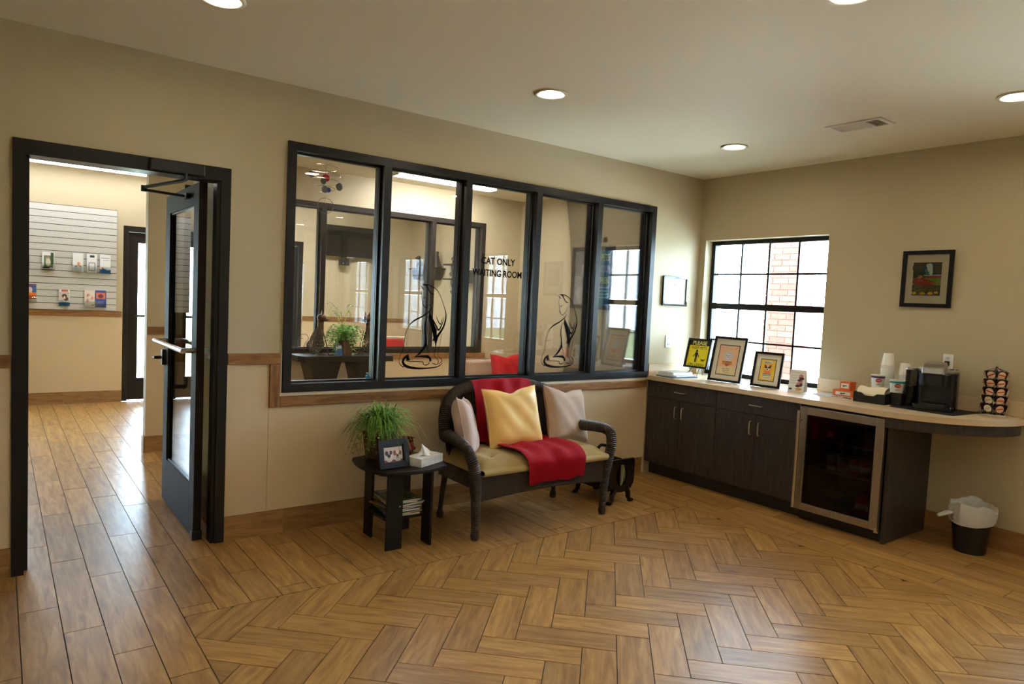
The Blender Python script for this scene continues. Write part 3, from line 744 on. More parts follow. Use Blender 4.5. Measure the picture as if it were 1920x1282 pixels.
cushion_seat().build('cushion', mat('khaki_cloth', srgb(172, 148, 92), .85, bump=.25, bscale=300, var=.08, vscale=12, sheen=.2), sc, smooth=True)
for cx in (-.36, .40):
    for cy in (-.12, .1): MB().ball((cx, cy, .484), .012, 10, 6, (1, 1, .45)).build('button', mat('khaki_button', srgb(150, 128, 78), .8), sc, smooth=True)

def pillow(name, label, mat_, w, h, t, M, seam=None, seed=0):
    rr = random.Random(seed); ph = [rr.uniform(0, 6) for _ in range(6)]
    th = thing(name, label, 'pillow'); th.matrix_world = M
    def fn(sgn):
        def f(u, v):
            a, b = 2*u-1, 2*v-1
            k = 1-.10*(1-a*a)*abs(b)**3; kk = 1-.10*(1-b*b)*abs(a)**3
            x = w/2*a*kk; z = h/2*b*k
            d = t/2*(max(0, (1-a**4)*(1-b**4)))**.5*(1+.10*math.sin(3*a+ph[0])*math.sin(2.5*b+ph[1]))
            d += .004*math.sin(9*a+7*b+ph[2])*(1-a*a)*(1-b*b)
            # karate-chop notch in the top edge
            z -= .035*h*max(0, b)**4*math.exp(-(a/.28)**2)*(2.0 if seam == 'chop' else .6)
            return Vector((x, sgn*d, z))
        return f
    mb = MB().grid(fn(-1), 27, 27).grid(fn(1), 27, 27)
    mb.build('cover', mat_, th, smooth=True)
    edge = [fn(1)(*p) for p in [(i/14, 0) for i in range(14)]+[(1, i/14) for i in range(14)]+[(1-i/14, 1) for i in range(14)]+[(0, 1-i/14) for i in range(14)]]
    MB().tube(edge, .004, 6, closed=True).build('seam', mat_, th, smooth=True)
    return th
LINEN = weave('taupe_linen', srgb(176, 150, 130)[:3], srgb(205, 182, 165)[:3], 190, 190, .9, .25)
LINEN2 = weave('mauve_linen', srgb(196, 172, 165)[:3], srgb(225, 206, 200)[:3], 190, 190, .9, .25)
YEL = mat('yellow_satin', srgb(246, 204, 118), .45, var=.08, vscale=5, bump=.12, bscale=14, sheen=.3)
def PM(x, y, z, rz, lean, roll): return T(x, y, z) @ Matrix.Rotation(R(rz), 4, 'Z') @ Matrix.Rotation(R(lean), 4, 'X') @ Matrix.Rotation(R(roll), 4, 'Y')
pillow('throw_pillow', 'yellow satin throw pillow in the middle of the wicker settee', YEL, .46, .43, .15, PM(-2.452, -.40, .69, -2, -16, -2), 'chop', 1)
pillow('throw_pillow', 'taupe linen throw pillow at the right end of the wicker settee', LINEN, .46, .42, .13, PM(-1.935, -.375, .672, 12, -18, 8), 'chop', 2)
pillow('throw_pillow', 'pale mauve linen throw pillow against the left arm of the settee', LINEN2, .40, .40, .13, PM(-2.86, -.42, .655, 52, -14, 8), 'chop', 3)

# red throw draped over back and seat
RED = mat('red_cloth', srgb(158, 0, 26), .8, bump=.2, bscale=300, var=.08, vscale=8, spec=.2)
thr = thing('red_throw', 'red cloth throw draped over the back and seat of the wicker settee', 'blanket', (-2.405, -.48, 0))
prof = [(.345, .70), (.372, .82), (.375, .90), (.345, .934), (.31, .92), (.285, .86), (.262, .76), (.235, .64), (.215, .53), (.16, .524), (.05, .525), (-.08, .526), (-.2, .525), (-.268, .510), (-.316, .47), (-.320, .41), (-.314, .36), (-.310, .325)]
pp = smooth_path([(0, y, z) for y, z in prof], 5); NP = len(pp)
def thr_fn(off):
    def f(u, v):
        i = v*(NP-1); k = int(min(i, NP-2)); p = pp[k].lerp(pp[k+1], i-k)
        s_ = v                                         # lateral drift: starts left of centre on the back, ends right at front
        xl = -.285+.095*s_+.012*math.sin(7*s_); xr = .262+.03*s_+.01*math.sin(9*s_+1)
        x = xl+(xr-xl)*u
        wob = .006*math.sin(x*40+v*5)+.005*math.sin(x*23-v*17)
        dip = -.10*(abs(x)/.56)**3.2*(1 if v < .3 else 0)*0
        d = Vector((0, p.y, p.z)); n = Vector((0, -.3, 1)) if v > .5 else Vector((0, -1, .3))
        q = Vector((x, p.y, p.z))+n.normalized()*(wob+off)
        if v > .8: q.y = min(q.y, -.300-off) if v > .86 else q.y
        if v < .35: 
            dz = back_out(.5)[1]-(.58+.305*max(0, 1-(abs(x)/.555)**(2/.62))**.375)
            q.z -= max(0, min(dz, .2))*(1 if v < .25 else (.35-v)/.1)
        return q
    return f
mb = MB().grid(thr_fn(0), 28, 80).grid(thr_fn(.006), 28, 80)
mb.build('cloth', RED, thr, smooth=True)

# ================================================================== SIDE TABLE
tb = thing('side_table', 'small dark espresso side table with flat board legs left of the settee', 'table', (-3.372, -.47, 0))
def top_out(h, b, n=10):
    pts = []
    cs = [(h, h), (-h, h), (-h, -h), (h, -h)]
    r = .05
    for k in range(4):
        a0 = 90*k
        cx, cy = cs[k][0]-math.copysign(r, cs[k][0]), cs[k][1]-math.copysign(r, cs[k][1])
        for i in range(5): a = R(a0+90*i/4); pts.append((cx+r*math.cos(a), cy+r*math.sin(a)))
        p, q = Vector(pts[-1]), Vector((cs[(k+1) % 4][0]-math.copysign(r, cs[(k+1) % 4][0])*(1 if k % 2 else 1), 0))
        nx = cs[(k+1) % 4]; c2 = (nx[0]-math.copysign(r, nx[0]), nx[1]-math.copysign(r, nx[1])); a = R(a0+90); q = Vector((c2[0]+r*math.cos(a), c2[1]+r*math.sin(a)))
        for i in range(1, n):
            t_ = i/n; m_ = p.lerp(q, t_); o_ = Vector((math.cos(a), math.sin(a)))*b*4*t_*(1-t_); pts.append((m_.x+o_.x, m_.y+o_.y))
    return pts
MB().prism(top_out(.226, .030), .468, .488).build('table_top', ESPRESSO, tb, bevel=.003)
lw = .052
for x0, x1, y0, y1 in ((-.150, -.046, -.155, -.139), (-.126, -.110, .105, .209), (.122, .138, -.190, -.086), (.060, .164, .14, .156)):
    MB().box(x0, x1, y0, y1, 0, .468).build('leg', ESPRESSO, tb, bevel=.0015)
MB().rbox(-.15, .14, -.139, .14, .172, .188, .03).build('shelf', ESPRESSO, tb)
MAGC = [(70, 100, 140), (180, 60, 50), (90, 120, 60), (210, 200, 180), (60, 60, 70), (150, 110, 60)]
z = .189
for k in range(11):
    th = random.choice((.006, .008, .010)); a = R(random.uniform(-12, 12))
    last = k == 10
    mg = thing('magazine', '%s on the side table shelf' % ('landscape-covered magazine on top of the magazine stack' if last else ('bottom magazine of the stack' if k == 0 else '%s magazine from the bottom of the stack' % ORD[k])), 'magazine', (-.01-3.372+random.uniform(-.012, .012), -.47+random.uniform(-.012, .012), z), rz=a, group='magazines on the side table shelf')
    MB().box(-.098, .098, -.128, .128, .0005, th-.001).build('pages', mat('magazine_pages', srgb(215, 208, 192), .7), mg)
    c = MAGC[k % 6]; MB().box(-.1, .1, -.13, .13, th-.001, th).box(-.1, .1, -.13, .13, 0, .0005).box(-.1, -.0985, -.13, .13, .0005, th-.001).build('cover', mat('mag_%d' % (k % 6), srgb(*c), .35), mg)
    if last:
        for nm, c, pl in (('cover_print', (122, 120, 62), rect(-.09, .09, -.12, .06)), ('cover_print', (60, 100, 160), blob(-.02, .05, .05, .025)), ('cover_print', (220, 215, 190), rect(-.08, .08, .085, .115)), ('cover_print', (60, 80, 35), blob(.03, -.05, .05, .06))):
            MB().prism(pl, th, th+.0004+.0002*random.random()).build(nm, mat('ink_%d_%d_%d' % c, srgb(*c), .5), mg)
    z += th+.0006

# ---- potted plant, red jar, photo, tissues on the table
def basket_pot(t, w0, w1, h, m_):
    mb = MB(); n = 4
    mb.prism([(-w0, -w0), (w0, -w0), (w0, w0), (-w0, w0)], 0, .01)
    for k in range(4):
        a = R(90*k); M_ = Matrix.Rotation(a, 4, 'Z')
        vs = [(-w0, -w0, 0), (w0, -w0, 0), (w1, -w1, h), (-w1, -w1, h), (-w0+.008, -w0+.008, .01), (w0-.008, -w0+.008, .01), (w1-.008, -w1+.008, h), (-w1+.008, -w1+.008, h)]
        mb.add([M_ @ Vector(v) for v in vs], [(0, 1, 2, 3), (7, 6, 5, 4), (3, 2, 6, 7)])
    mb.build('pot', m_, t)
    MB().prism([(-w1+.012, -w1+.012), (w1-.012, -w1+.012), (w1-.012, w1-.012), (-w1+.012, w1-.012)], h-.03, h-.015).build('soil', mat('soil', (.03, .02, .012), .95), t)
LEAFA = mat('leaf_bright', (.17, .36, .045), .5, var=.35, vscale=14, spec=.4)
LEAFB = mat('leaf_grass', (.10, .22, .03), .5, var=.3, vscale=14, spec=.4)
LEAFC = mat('leaf_yellow', (.30, .36, .06), .5, var=.3, vscale=14)
def blade(mb, p0, az, reach, rise, droop, wd, n=7):
    d = Vector((math.cos(az), math.sin(az), 0)); s_ = Vector((-d.y, d.x, 0)); pts = []
    for i in range(n+1):
        t_ = i/n; q_ = p0+d*reach*t_+Vector((0, 0, rise*math.sin(min(1, t_*1.15)*math.pi*.55)-droop*t_**2.4)); q_.z = max(q_.z, .012+.01*t_); pts.append(q_)
    vs = []; fs = []
    for i, p in enumerate(pts):
        w_ = wd*(1-(i/n)**2)*.5+.0004; vs += [p-s_*w_, p+s_*w_+Vector((0, 0, w_*.4))]
    for i in range(n): fs.append((2*i, 2*i+1, 2*i+3, 2*i+2))
    mb.add(vs, fs); return pts
def leaflets(mb, pts, size, rr, every=1):
    for i in range(1, len(pts), every):
        d = (pts[i]-pts[i-1]).normalized(); s_ = d.cross(Vector((0, 0, 1)))
        if s_.length < .1: s_ = Vector((1, 0, 0))
        s_.normalize()
        for sg in (-1, 1):
            q = (s_*sg+d*.6+Vector((0, 0, rr.uniform(-.3, .3)))).normalized()*size*rr.uniform(.7, 1.2); w_ = q.cross(Vector((rr.uniform(-1, 1), rr.uniform(-1, 1), 1))).normalized()*size*.28; b = pts[i]
            mb.add([b, b+q*.5+w_, b+q, b+q*.5-w_], [(0, 1, 2, 3)])
pp_ = thing('potted_plant', 'bushy artificial fern and grass in a dark red pot on the side table', 'plant', (-3.44, -.33, .4885), rz=R(20))
basket_pot(pp_, .058, .075, .17, mat('brown_red_pot', (.10, .025, .018), .55, var=.5, vscale=40))
rr = random.Random(5); a_, b_, c_ = MB(), MB(), MB()
for k in range(420):
    az = rr.uniform(0, 6.283); p0 = Vector((rr.uniform(-.05, .05), rr.uniform(-.05, .05), .16))
    blade(a_, p0, az, rr.uniform(.06, .27), rr.uniform(.08, .21), rr.uniform(.02, .24), rr.uniform(.006, .011))
for k in range(70):
    az = rr.uniform(2.2, 5.0) if rr.random() < .6 else rr.uniform(0, 6.28); p0 = Vector((rr.uniform(-.05, .05), rr.uniform(-.05, .05), .16))
    blade(b_, p0, az, rr.uniform(.18, .29), rr.uniform(.10, .20), rr.uniform(.14, .30), .004, 9)
for k in range(46):
    az = rr.uniform(0, 6.283); p0 = Vector((rr.uniform(-.05, .05), rr.uniform(-.05, .05), .15)); tmp = MB()
    pts = blade(tmp, p0, az, rr.uniform(.08, .22), rr.uniform(.04, .14), rr.uniform(.08, .26), .002, 10); leaflets(c_, pts, .02, rr)
a_.build('foliage', LEAFA, pp_); b_.build('grass_blades', LEAFB, pp_); c_.build('trailing_sprigs', LEAFC, pp_)

jar = thing('red_jar', 'small glossy dark red ceramic jar behind the tissue box', 'jar', (-3.265, -.34, .4885))
RGL = mat('red_glaze', (.20, .008, .012), .12, coat=.5)
MB().lathe([(.0001, .0), (.035, .0), (.052, .02), (.06, .05), (.055, .082), (.05, .09), (.062, .108), (.064, .113), (.058, .113), (.045, .092), (.0001, .085)], 28).build('jar_body', RGL, jar, smooth=True)
for k in range(8):
    a = k*math.pi/4+.3; MB().ball((.0565*math.cos(a), .0565*math.sin(a), .048), .013, 10, 6).build('boss', RGL, jar, smooth=True)
def easel_back(t, h, lean):
    MB().box(-.02, .02, .004, .008, .0, h*.7, Matrix.Rotation(R(-18), 4, 'X')).build('easel_back', BLACKM, t)
BLKFR = mat('black_frame', (.008, .007, .008), .42, spec=.25)
def standing_frame(name, label, x, y, z, rz, lean, w, h, fw, d=.018):
    t = thing(name, label, 'picture frame'); t.matrix_world = T(x, y, z) @ Matrix.Rotation(R(rz), 4, 'Z') @ Matrix.Rotation(R(-lean), 4, 'X')
    frame_bars(MB(), w, h, fw, d).build('frame', BLKFR, t, bevel=.0015)
    MB().box(-w/2+.004, w/2-.004, -.004, 0, .004, h-.004).build('backing', BLACKM, t)
    o = MB().box(-.025, .025, 0, .004, -h*.0, h*.72).build('easel_leg', BLACKM, t); o.location = (0, .003, h*.72*0); 
    o.matrix_basis = T(0, .002, h*.8) @ Matrix.Rotation(R(2*lean+4), 4, 'X') @ T(0, 0, -h*.8*math.cos(R(lean))/math.cos(R(lean+4)) if False else -h*.78)
    return t
t = standing_frame('photo_frame', 'black photo frame showing two bulldogs on the side table', -3.475, -.60, .4892, 5, 12, .205, .166, .034)
flatprint(t, [((225, 205, 200), [rect(-.064, .064, .029, .121)]), ((120, 45, 50), [rect(-.064, .064, .029, .048)]),
              ((236, 226, 216), [blob(-.03, .068, .026, .03), blob(.028, .068, .028, .032), blob(-.028, .05, .02, .014), blob(.03, .05, .022, .014)]),
              ((70, 60, 75), [blob(-.044, .088, .012, .014), blob(-.016, .09, .010, .012), blob(-.03, .072, .012, .01)]), ((150, 95, 70), [blob(.01, .086, .010, .016), blob(.048, .084, .009, .014), blob(.028, .07, .010, .008)]),
              ((40, 34, 38), [blob(-.03, .068, .006, .004), blob(.028, .066, .006, .004), blob(-.038, .08, .003, .003), blob(-.022, .08, .003, .003), blob(.02, .079, .003, .003), blob(.037, .079, .003, .003), rect(-.038, -.022, .058, .06), rect(.02, .036, .056, .058)])], -.0042)
tis = thing('tissue_box', 'flat white marbled tissue box with a tissue pulled up on the side table', 'tissue box', (-3.255, -.575, .4885), rz=R(24))
MB().box(-.11, .11, -.06, .06, 0, .052).build('carton', mat('marbled_card', srgb(225, 225, 222), .5, var=.10, vscale=50), tis, bevel=.002)
MB().prism(blob(0, 0, .055, .022, 20), .052, .0525).build('slot', mat('slot_grey', (.35, .35, .36), .8), tis)
def tfn(u, v):
    a = 2*math.pi*u; r_ = (.045*(1-v)**1.4+.004)*(1+.35*math.sin(3*a+v*2)*(1-.2*v)); return Vector((r_*1.3*math.cos(a)-.03*v*v, r_*.55*math.sin(a), .052+.065*v+.006*math.sin(2*a)))
MB().grid(tfn, 36, 12, cu=True).build('tissue', mat('tissue_white', srgb(240, 238, 236), .9), tis, smooth=True)

# ================================================================== MAGAZINE RACK
mr = thing('magazine_rack', 'small black wooden magazine rack with curved legs right of the settee', 'magazine rack', (-1.532, -.40, 0))
BLKW = mat('black_lacquer', (.006, .005, .005), .22)
def side_plate(y):
    pts = [(-.135, .34), (.135, .34), (.135, .17)]
    for i in range(0, 13): a = R(0-180*i/12); pts.append((.135*math.cos(a), .17+.085*math.sin(a)-.0))
    pts.append((-.135, .17))
    mb = MB(); outer = pts[:]
    hole = blob(0, .215, .058, .085, 24)
    # ring made as bridging strips between outer outline and oval hole
    N_ = 48; import_out = []
    for i in range(N_):
        a = 2*math.pi*i/N_; d = Vector((math.cos(a), math.sin(a))); best = 10
        c = Vector((0, .215))
        for k in range(len(outer)):
            p, q = Vector(outer[k]), Vector(outer[(k+1) % len(outer)]); e = q-p; den = d.x*e.y-d.y*e.x
            if abs(den) < 1e-9: continue
            tt = ((p.x-c.x)*e.y-(p.y-c.y)*e.x)/den; uu = ((p.x-c.x)*d.y-(p.y-c.y)*d.x)/den
            if tt > 0 and -1e-6 <= uu <= 1+1e-6: best = min(best, tt)
        import_out.append(c+d*best)
    vs = []; fs = []
    for i in range(N_):
        a = 2*math.pi*i/N_; h_ = Vector((.058*math.cos(a), .215+.085*math.sin(a))); o_ = import_out[i]
        vs += [(o_.x, y, o_.y), (h_.x, y, h_.y), (h_.x, y+.02, h_.y), (o_.x, y+.02, o_.y)]
    for i in range(N_):
        j = (i+1) % N_
        for k in range(4): fs.append((4*i+k, 4*i+(k+1) % 4, 4*j+(k+1) % 4, 4*j+k))
    return mb.add(vs, fs)
for y in (-.20, .18):
    side_plate(y).build('end_plate', BLKW, mr)
    for s_ in (-1, 1):
        lp = smooth_path([(s_*.06, y+.01, .115), (s_*.085, y+.01, .07), (s_*.09, y+.01, .035), (s_*.115, y+.01, .012)], 5)
        MB().tube(lp, [.024-.010*i/(len(lp)-1) for i in range(len(lp))], 8).box(s_*.115-.018, s_*.115+.018, y-.004, y+.024, 0, .02).build('leg', BLKW, mr, smooth=True)
MB().box(-.13, .13, -.18, .18, .10, .112).build('bottom_board', BLKW, mr)
for s_ in (-1, 1): MB().box(s_*.122-.006, s_*.122+.006, -.18, .18, .112, .30).build('side_panel', BLKW, mr)
MB().box(-.007, .007, -.18, .18, .112, .345).build('centre_divider', BLKW, mr)
MB().tube(smooth_path([(0, -.075, .34), (0, -.07, .375), (0, -.035, .405), (0, .035, .405), (0, .07, .375), (0, .075, .34)], 5), .012, 8).build('carry_handle', BLKW, mr, smooth=True)
for k, (xx, c) in enumerate(((.03, (205, 205, 170)), (.05, (130, 150, 80)), (.07, (210, 210, 215)), (-.03, (190, 70, 60)), (-.055, (220, 215, 200)))):
    mg = thing('magazine', ['cream magazine next to the divider in the black rack', 'green magazine in the black rack', 'white magazine nearest the outside in the black rack', 'red magazine in the rear pocket of the black rack', 'pale magazine in the rear pocket of the black rack'][k], 'magazine', (-1.532+xx, -.40, .1125), group='magazines in the black rack')
    mg.rotation_euler = (0, R(8 if xx > 0 else -8), 0)
    MB().box(-.004, .004, -.17, .17, 0, .20).build('pages', mat('magazine_pages', srgb(215, 208, 192), .7), mg); MB().box(.004, .005, -.172, .172, 0, .202).box(-.005, -.004, -.172, .172, 0, .202).build('cover', mat('ink_%d_%d_%d' % c, srgb(*c), .4), mg)

# ================================================================== ON THE COUNTER
CT = .8975
RWZ = -90
# spiral notebook, papers, folder
nb = thing('folder', 'blue-grey folder at the bottom of the papers by the wall', 'folder', (-.47, -.20, CT), rz=R(-8))
MB().rbox(-.15, .15, -.115, .115, 0, .008, .012).build('cover', mat('blue_folder', srgb(70, 92, 120), .4), nb)
pl2 = thing('paper_stack', 'loose white papers lying on the blue-grey folder', 'papers', (-.455, -.175, CT+.0085), rz=R(4))
for k in range(4):
    o = MB().box(-.125, .125, -.10, .10, k*.003, k*.003+.0022).build('sheet', WHITEP, pl2); o.rotation_euler = (0, 0, R(random.uniform(-4, 4)))
sn = thing('spiral_notebook', 'white spiral notebook on top of the papers beside the window frame', 'notebook', (-.44, -.16, CT+.0215), rz=R(-4))
MB().box(-.12, .12, -.09, .09, 0, .018).build('pages', WHITEP, sn); MB().box(-.122, .122, -.092, .092, .018, .0195).build('cover', mat('notebook_cover', srgb(228, 230, 232), .5), sn)
for k in range(16):
    yy = -.082+.164*k/15; MB().tube([(-.12+.009*math.cos(a_)-.001, yy, .010+.013*math.sin(a_)) for a_ in [2*math.pi*i/8 for i in range(8)]], .0012, 5, closed=True).build('spiral_ring', CHROME, sn)

# framed things that lean on the counter
def counter_frame(name, label, x, y, z, rz, lean, w, h, fw):
    t = standing_frame(name, label, x, y, z, RWZ+rz, lean, w, h, fw, .016); return t
YEL2 = (240, 220, 20)
t = counter_frame('pet_leash_sign', 'yellow and black framed sign asking to keep pets on leash, on an easel', -.235, -.215, .972, 2, 14, .255, .275, .016)
flatprint(t, [((14, 14, 16), [rect(-.113, .113, .014, .262)]), (YEL2, [rect(-.108, .108, .018, .212)])], -.0042)
KB = mat('ink_black', (.01, .01, .01), .6); KY = mat('ink_paleyellow', srgb(242, 232, 120), .6)
text('sign_text', 'PLEASE', .050, KY, t, T(0, -.0058, .220), squash=1.0, bold=.001); text('sign_text', 'KEEP PETS', .036, KB, t, T(.004, -.0058, .178)); text('sign_text', 'ON LEASH', .036, KB, t, T(0, -.0058, .021))
man = [blob(-.015, .160, .011, .012), rect(-.027, -.003, .108, .147), rect(-.025, -.016, .055, .11), rect(-.013, -.004, .055, .11), [(-.027, .147), (-.03, .138), (-.05, .105), (-.044, .102), (-.022, .135)], [(-.003, .147), (0, .138), (.02, .105), (.014, .102), (-.008, .135)]]
dog = [rect(.045, .075, .075, .085), [(.075, .078), (.088, .092), (.092, .088), (.088, .082), (.078, .075)], rect(.046, .050, .062, .076), rect(.055, .058, .062, .076), rect(.066, .069, .062, .076), rect(.072, .075, .062, .076), [(.045, .084), (.038, .092), (.040, .094), (.048, .086)]]
flatprint(t, [((14, 14, 16), man+dog)], -.0056)
es = thing('easel_stand', 'small black wire easel holding the yellow leash sign', 'easel', (-.235, -.215, CT), rz=R(RWZ+2))
for s_ in (-1, 1):
    MB().tube(smooth_path([(s_*.055, -.05, .004), (s_*.05, -.035, .03), (s_*.045, -.012, .055), (s_*.045, .0, .068), (s_*.045, .03, .09), (s_*.02, .07, .20)], 4), .0032, 6).tube(smooth_path([(s_*.045, .0, .068), (s_*.045, -.022, .066), (s_*.045, -.026, .085)], 4), .003, 6).build('front_leg', BLACKM, es, smooth=True)
MB().tube([(0, .07, .20), (0, .115, .004)], .0032, 6).build('rear_leg', BLACKM, es); MB().tube([(-.045, .03, .09), (.045, .03, .09)], .003, 6).build('cross_bar', BLACKM, es)

MATB = (228, 222, 208)
t = counter_frame('framed_award', 'large black frame with a peach certificate and cream mat leaning on the counter', -.36, -.62, CT, 3, 13, .318, .395, .020)
flatprint(t, [(MATB, [rect(-.140, .140, .019, .376)]), ((62, 50, 50), [rect(-.098, .098, .058, .325)]), ((242, 196, 160), [rect(-.091, .091, .065, .318)]), ((236, 216, 176), [rect(-.091, .091, .065, .135)])], -.0042)
flatprint(t, [((226, 222, 228), [blob(0, .225, .044, .044, 24)]), ((170, 160, 175), [blob(0, .225, .033, .033, 24)]), ((232, 228, 232), [blob(0, .225, .030, .030, 24)]), ((232, 160, 50), [rect(-.048, .048, .150, .180)]), ((190, 90, 110), [[(-.026, .158), (-.014, .166), (0, .160), (.014, .166), (.026, .158), (.012, .142), (0, .137), (-.012, .142)]]),
              ((120, 90, 80), [rect(-.075, .075, .293, .2945)])], -.0060)
IKB = mat('ink_brown', srgb(110, 75, 60), .6); IKW = mat('ink_white', srgb(250, 240, 230), .6)
script(t, -.05, .05, .290, .022, IKW, -.0088, 2, True); script(t, -.020, .020, .228, .008, IKB, -.0088, 3); script(t, -.014, .014, .214, .008, IKB, -.0088, 4); script(t, -.044, .044, .172, .009, IKB, -.0088, 5)
for k in range(3): script(t, -.042+.006*k, .042-.006*k, .115-.016*k, .007, IKB, -.0062, 6+k)
t = counter_frame('framed_dog_print', 'smaller black frame with a yellow dog print and cream mat on the counter', -.34, -1.0, CT, 5, 12, .252, .292, .019)
flatprint(t, [(MATB, [rect(-.108, .108, .018, .274)]), ((70, 62, 52), [rect(-.068, .068, .052, .236)]), ((244, 204, 70), [rect(-.062, .062, .058, .230)]), ((238, 226, 190), [rect(-.040, .040, .066, .222)]), ((240, 180, 70), [rect(-.040, .040, .112, .198)]),
              ((110, 160, 165), [rect(-.034, .034, .094, .114)]), ((225, 130, 50), [blob(0, .128, .026, .020)]), ((235, 215, 190), [blob(0, .160, .020, .024)]), ((105, 70, 45), [blob(-.019, .172, .009, .016, rot=.4), blob(.019, .172, .009, .016, rot=-.4), blob(-.008, .166, .006, .007), blob(.008, .166, .006, .007)]), ((30, 25, 22), [blob(0, .150, .006, .005), blob(-.008, .166, .003, .003), blob(.008, .166, .003, .003)])], -.0042)
script(t, -.030, .030, .203, .009, IKB, -.0082, 11); script(t, -.030, .030, .100, .009, IKW, -.0082, 12); script(t, -.032, .032, .079, .006, IKB, -.0082, 13)
tc_ = thing('tent_card', 'white folded tent card with dark flower print beside the small dog frame', 'card', (-.27, -1.245, CT), rz=R(RWZ+8))
for s_ in (-1, 1):
    o = MB().box(-.062, .062, -.0006, .0006, 0, .172).build('leaf', WHITEP, tc_); o.location = (0, s_*.04, 0); o.rotation_euler = (R(s_*13), 0, 0)
    if s_ < 0:
        flatprint(o, [((196, 130, 130), [blob(.028, .12, .018, .02), blob(.02, .06, .022, .018), blob(.03, .08, .016, .02)]), ((70, 20, 40), [blob(.034, .105, .02, .012), blob(.018, .09, .016, .008), blob(.012, .045, .02, .010), blob(.036, .056, .012, .014)]), ((220, 160, 80), [blob(.022, .02, .024, .012)]), ((150, 155, 160), [rect(-.05, -.005, .125+.0, .127), rect(-.05, .0, .105, .107), rect(-.05, -.01, .085, .087), rect(-.05, -.004, .065, .067), rect(-.055, .05, .150, .152)]), ((40, 35, 60), [rect(-.055, -.030, .012, .024)])], -.0008)
for k, (x, y, a, c, lb) in enumerate(((-.30, -1.42, 12, (225, 228, 232), 'white flyer lying flat nearest the tent card'), (-.26, -1.50, -8, (205, 215, 228), 'pale blue flyer lying flat near the tea boxes'))):
    t = thing('flyer', lb, 'paper', (x, y, CT+.0005+.0012*k), rz=R(a)); MB().box(-.07, .07, -.10, .10, 0, .001).build('sheet', mat('ink_%d_%d_%d' % c, srgb(*c), .6), t)
    flatprint(t, [((120, 130, 150), [rect(-.05, .05, .0012, .0014)])], .05)
# tea boxes
for k, (x, y, z, a, w_, lb) in enumerate(((-.175, -1.575, CT, 6, .15, 'lower orange and white tea box beside the napkins'), (-.155, -1.585, CT+.0515, -8, .085, 'upper orange and cream tea box stacked beside the napkins'))):
    t = thing('tea_box', lb, 'box', (x, y, z), rz=R(RWZ+a), group='tea boxes')
    hh = .05 if k == 0 else .062
    MB().box(-w_/2, w_/2, -.035, .035, 0, hh).build('carton', mat('tea_orange', srgb(226, 110, 50), .5), t, bevel=.001)
    flatprint(t, [((232, 226, 210), [rect(-w_*.36, w_*.36, .012, hh-.014)]), ((70, 90, 60), [blob(-.01, hh*.45, .012, .006), blob(.008, hh*.5, .008, .005)])], -.0352)
for k in range(5):
    t = thing('tea_bag', '%s wrapped tea bag from the left lying before the tea boxes' % ORD[k], 'tea bag', (-.30+.012*(k % 2), -1.555-.028*k, CT+.0003), rz=R(random.uniform(0, 180)), group='loose tea bags')
    MB().rbox(-.018, .018, -.012, .012, 0, .005, .004).build('wrapper', mat('teabag_%d' % (k % 3), [srgb(190, 110, 60), srgb(90, 60, 50), srgb(225, 215, 200)][k % 3], .5), t); MB().box(-.006, .006, -.006, .006, .005, .0055).build('tag', WHITEP, t)
# black condiment organiser
og = thing('condiment_tray', 'black plastic napkin and condiment organiser on the counter', 'organiser', (0, 0, CT))
BP = mat('black_plastic', (.007, .007, .008), .38)
def openbox(mb, x0, x1, y0, y1, z0, z1, t_=.004):
    return mb.box(x0, x1, y0, y1, z0, z0+t_).box(x0, x0+t_, y0, y1, z0+t_, z1).box(x1-t_, x1, y0, y1, z0+t_, z1).box(x0+t_, x1-t_, y0, y0+t_, z0+t_, z1).box(x0+t_, x1-t_, y1-t_, y1, z0+t_, z1)
mb = MB().box(-.385, -.225, -1.965, -1.745, 0, .004).box(-.229, -.225, -1.961, -1.749, .004, .085)
for ya, yb in ((-1.965, -1.961), (-1.749, -1.745)): mb.prism([(-.385, .004), (-.225, .004), (-.225, .085), (-.385, .072)], -yb, -ya, XZ)
Mf = Matrix(((0, 0, 1, -.385), (1, 0, 0, 0), (0, 1, 0, 0), (0, 0, 0, 1)))     # (y, z) outline extruded along x
mb.prism([(-1.961, .004), (-1.749, .004), (-1.749, .072), (-1.80, .070), (-1.825, .052), (-1.885, .052), (-1.91, .070), (-1.961, .072)], 0, .004, Mf); mb.build('napkin_bin', BP, og)
mb = MB(); openbox(mb, -.222, -.05, -2.03, -1.775, 0, .075); mb.box(-.222, -.05, -2.03, -2.026, .075, .135).box(-.226, -.222, -2.03, -1.90, .0, .10); mb.build('cup_bin', BP, og)
npk = thing('napkin_stack', 'folded cream paper napkins in the black organiser', 'napkins', (-.305, -1.855, CT+.0045), rz=0)
def nap(u, v):
    a = math.pi*(u); y = -.095+.19*v; r_ = .05+.006*math.sin(v*9)+.004*math.sin(v*23)
    return Vector((-.068*math.cos(a)*(1-.06*math.sin(v*5)), y, .012+.095*abs(math.sin(a))**.6+.005*math.sin(v*7)))
MB().grid(nap, 22, 18).build('napkin', mat('napkin_cream', srgb(240, 228, 200), .9), npk, smooth=True)
for k in range(8): MB().box(-.066+.016*k, -.054+.016*k, -.093, .093, .001, .06).build('folded_napkin', MATS['napkin_cream'], npk)
cup_me = MB().lathe([(.0001, .088), (.031, .088), (.0315, .0875), (.0445, .005), (.0465, .003), (.0465, .0), (.043, .0), (.041, .006), (.030, .082), (.0001, .082)], 22).mesh('cup', True); cup_me.materials.append(mat('cup_white', srgb(240, 238, 232), .55))
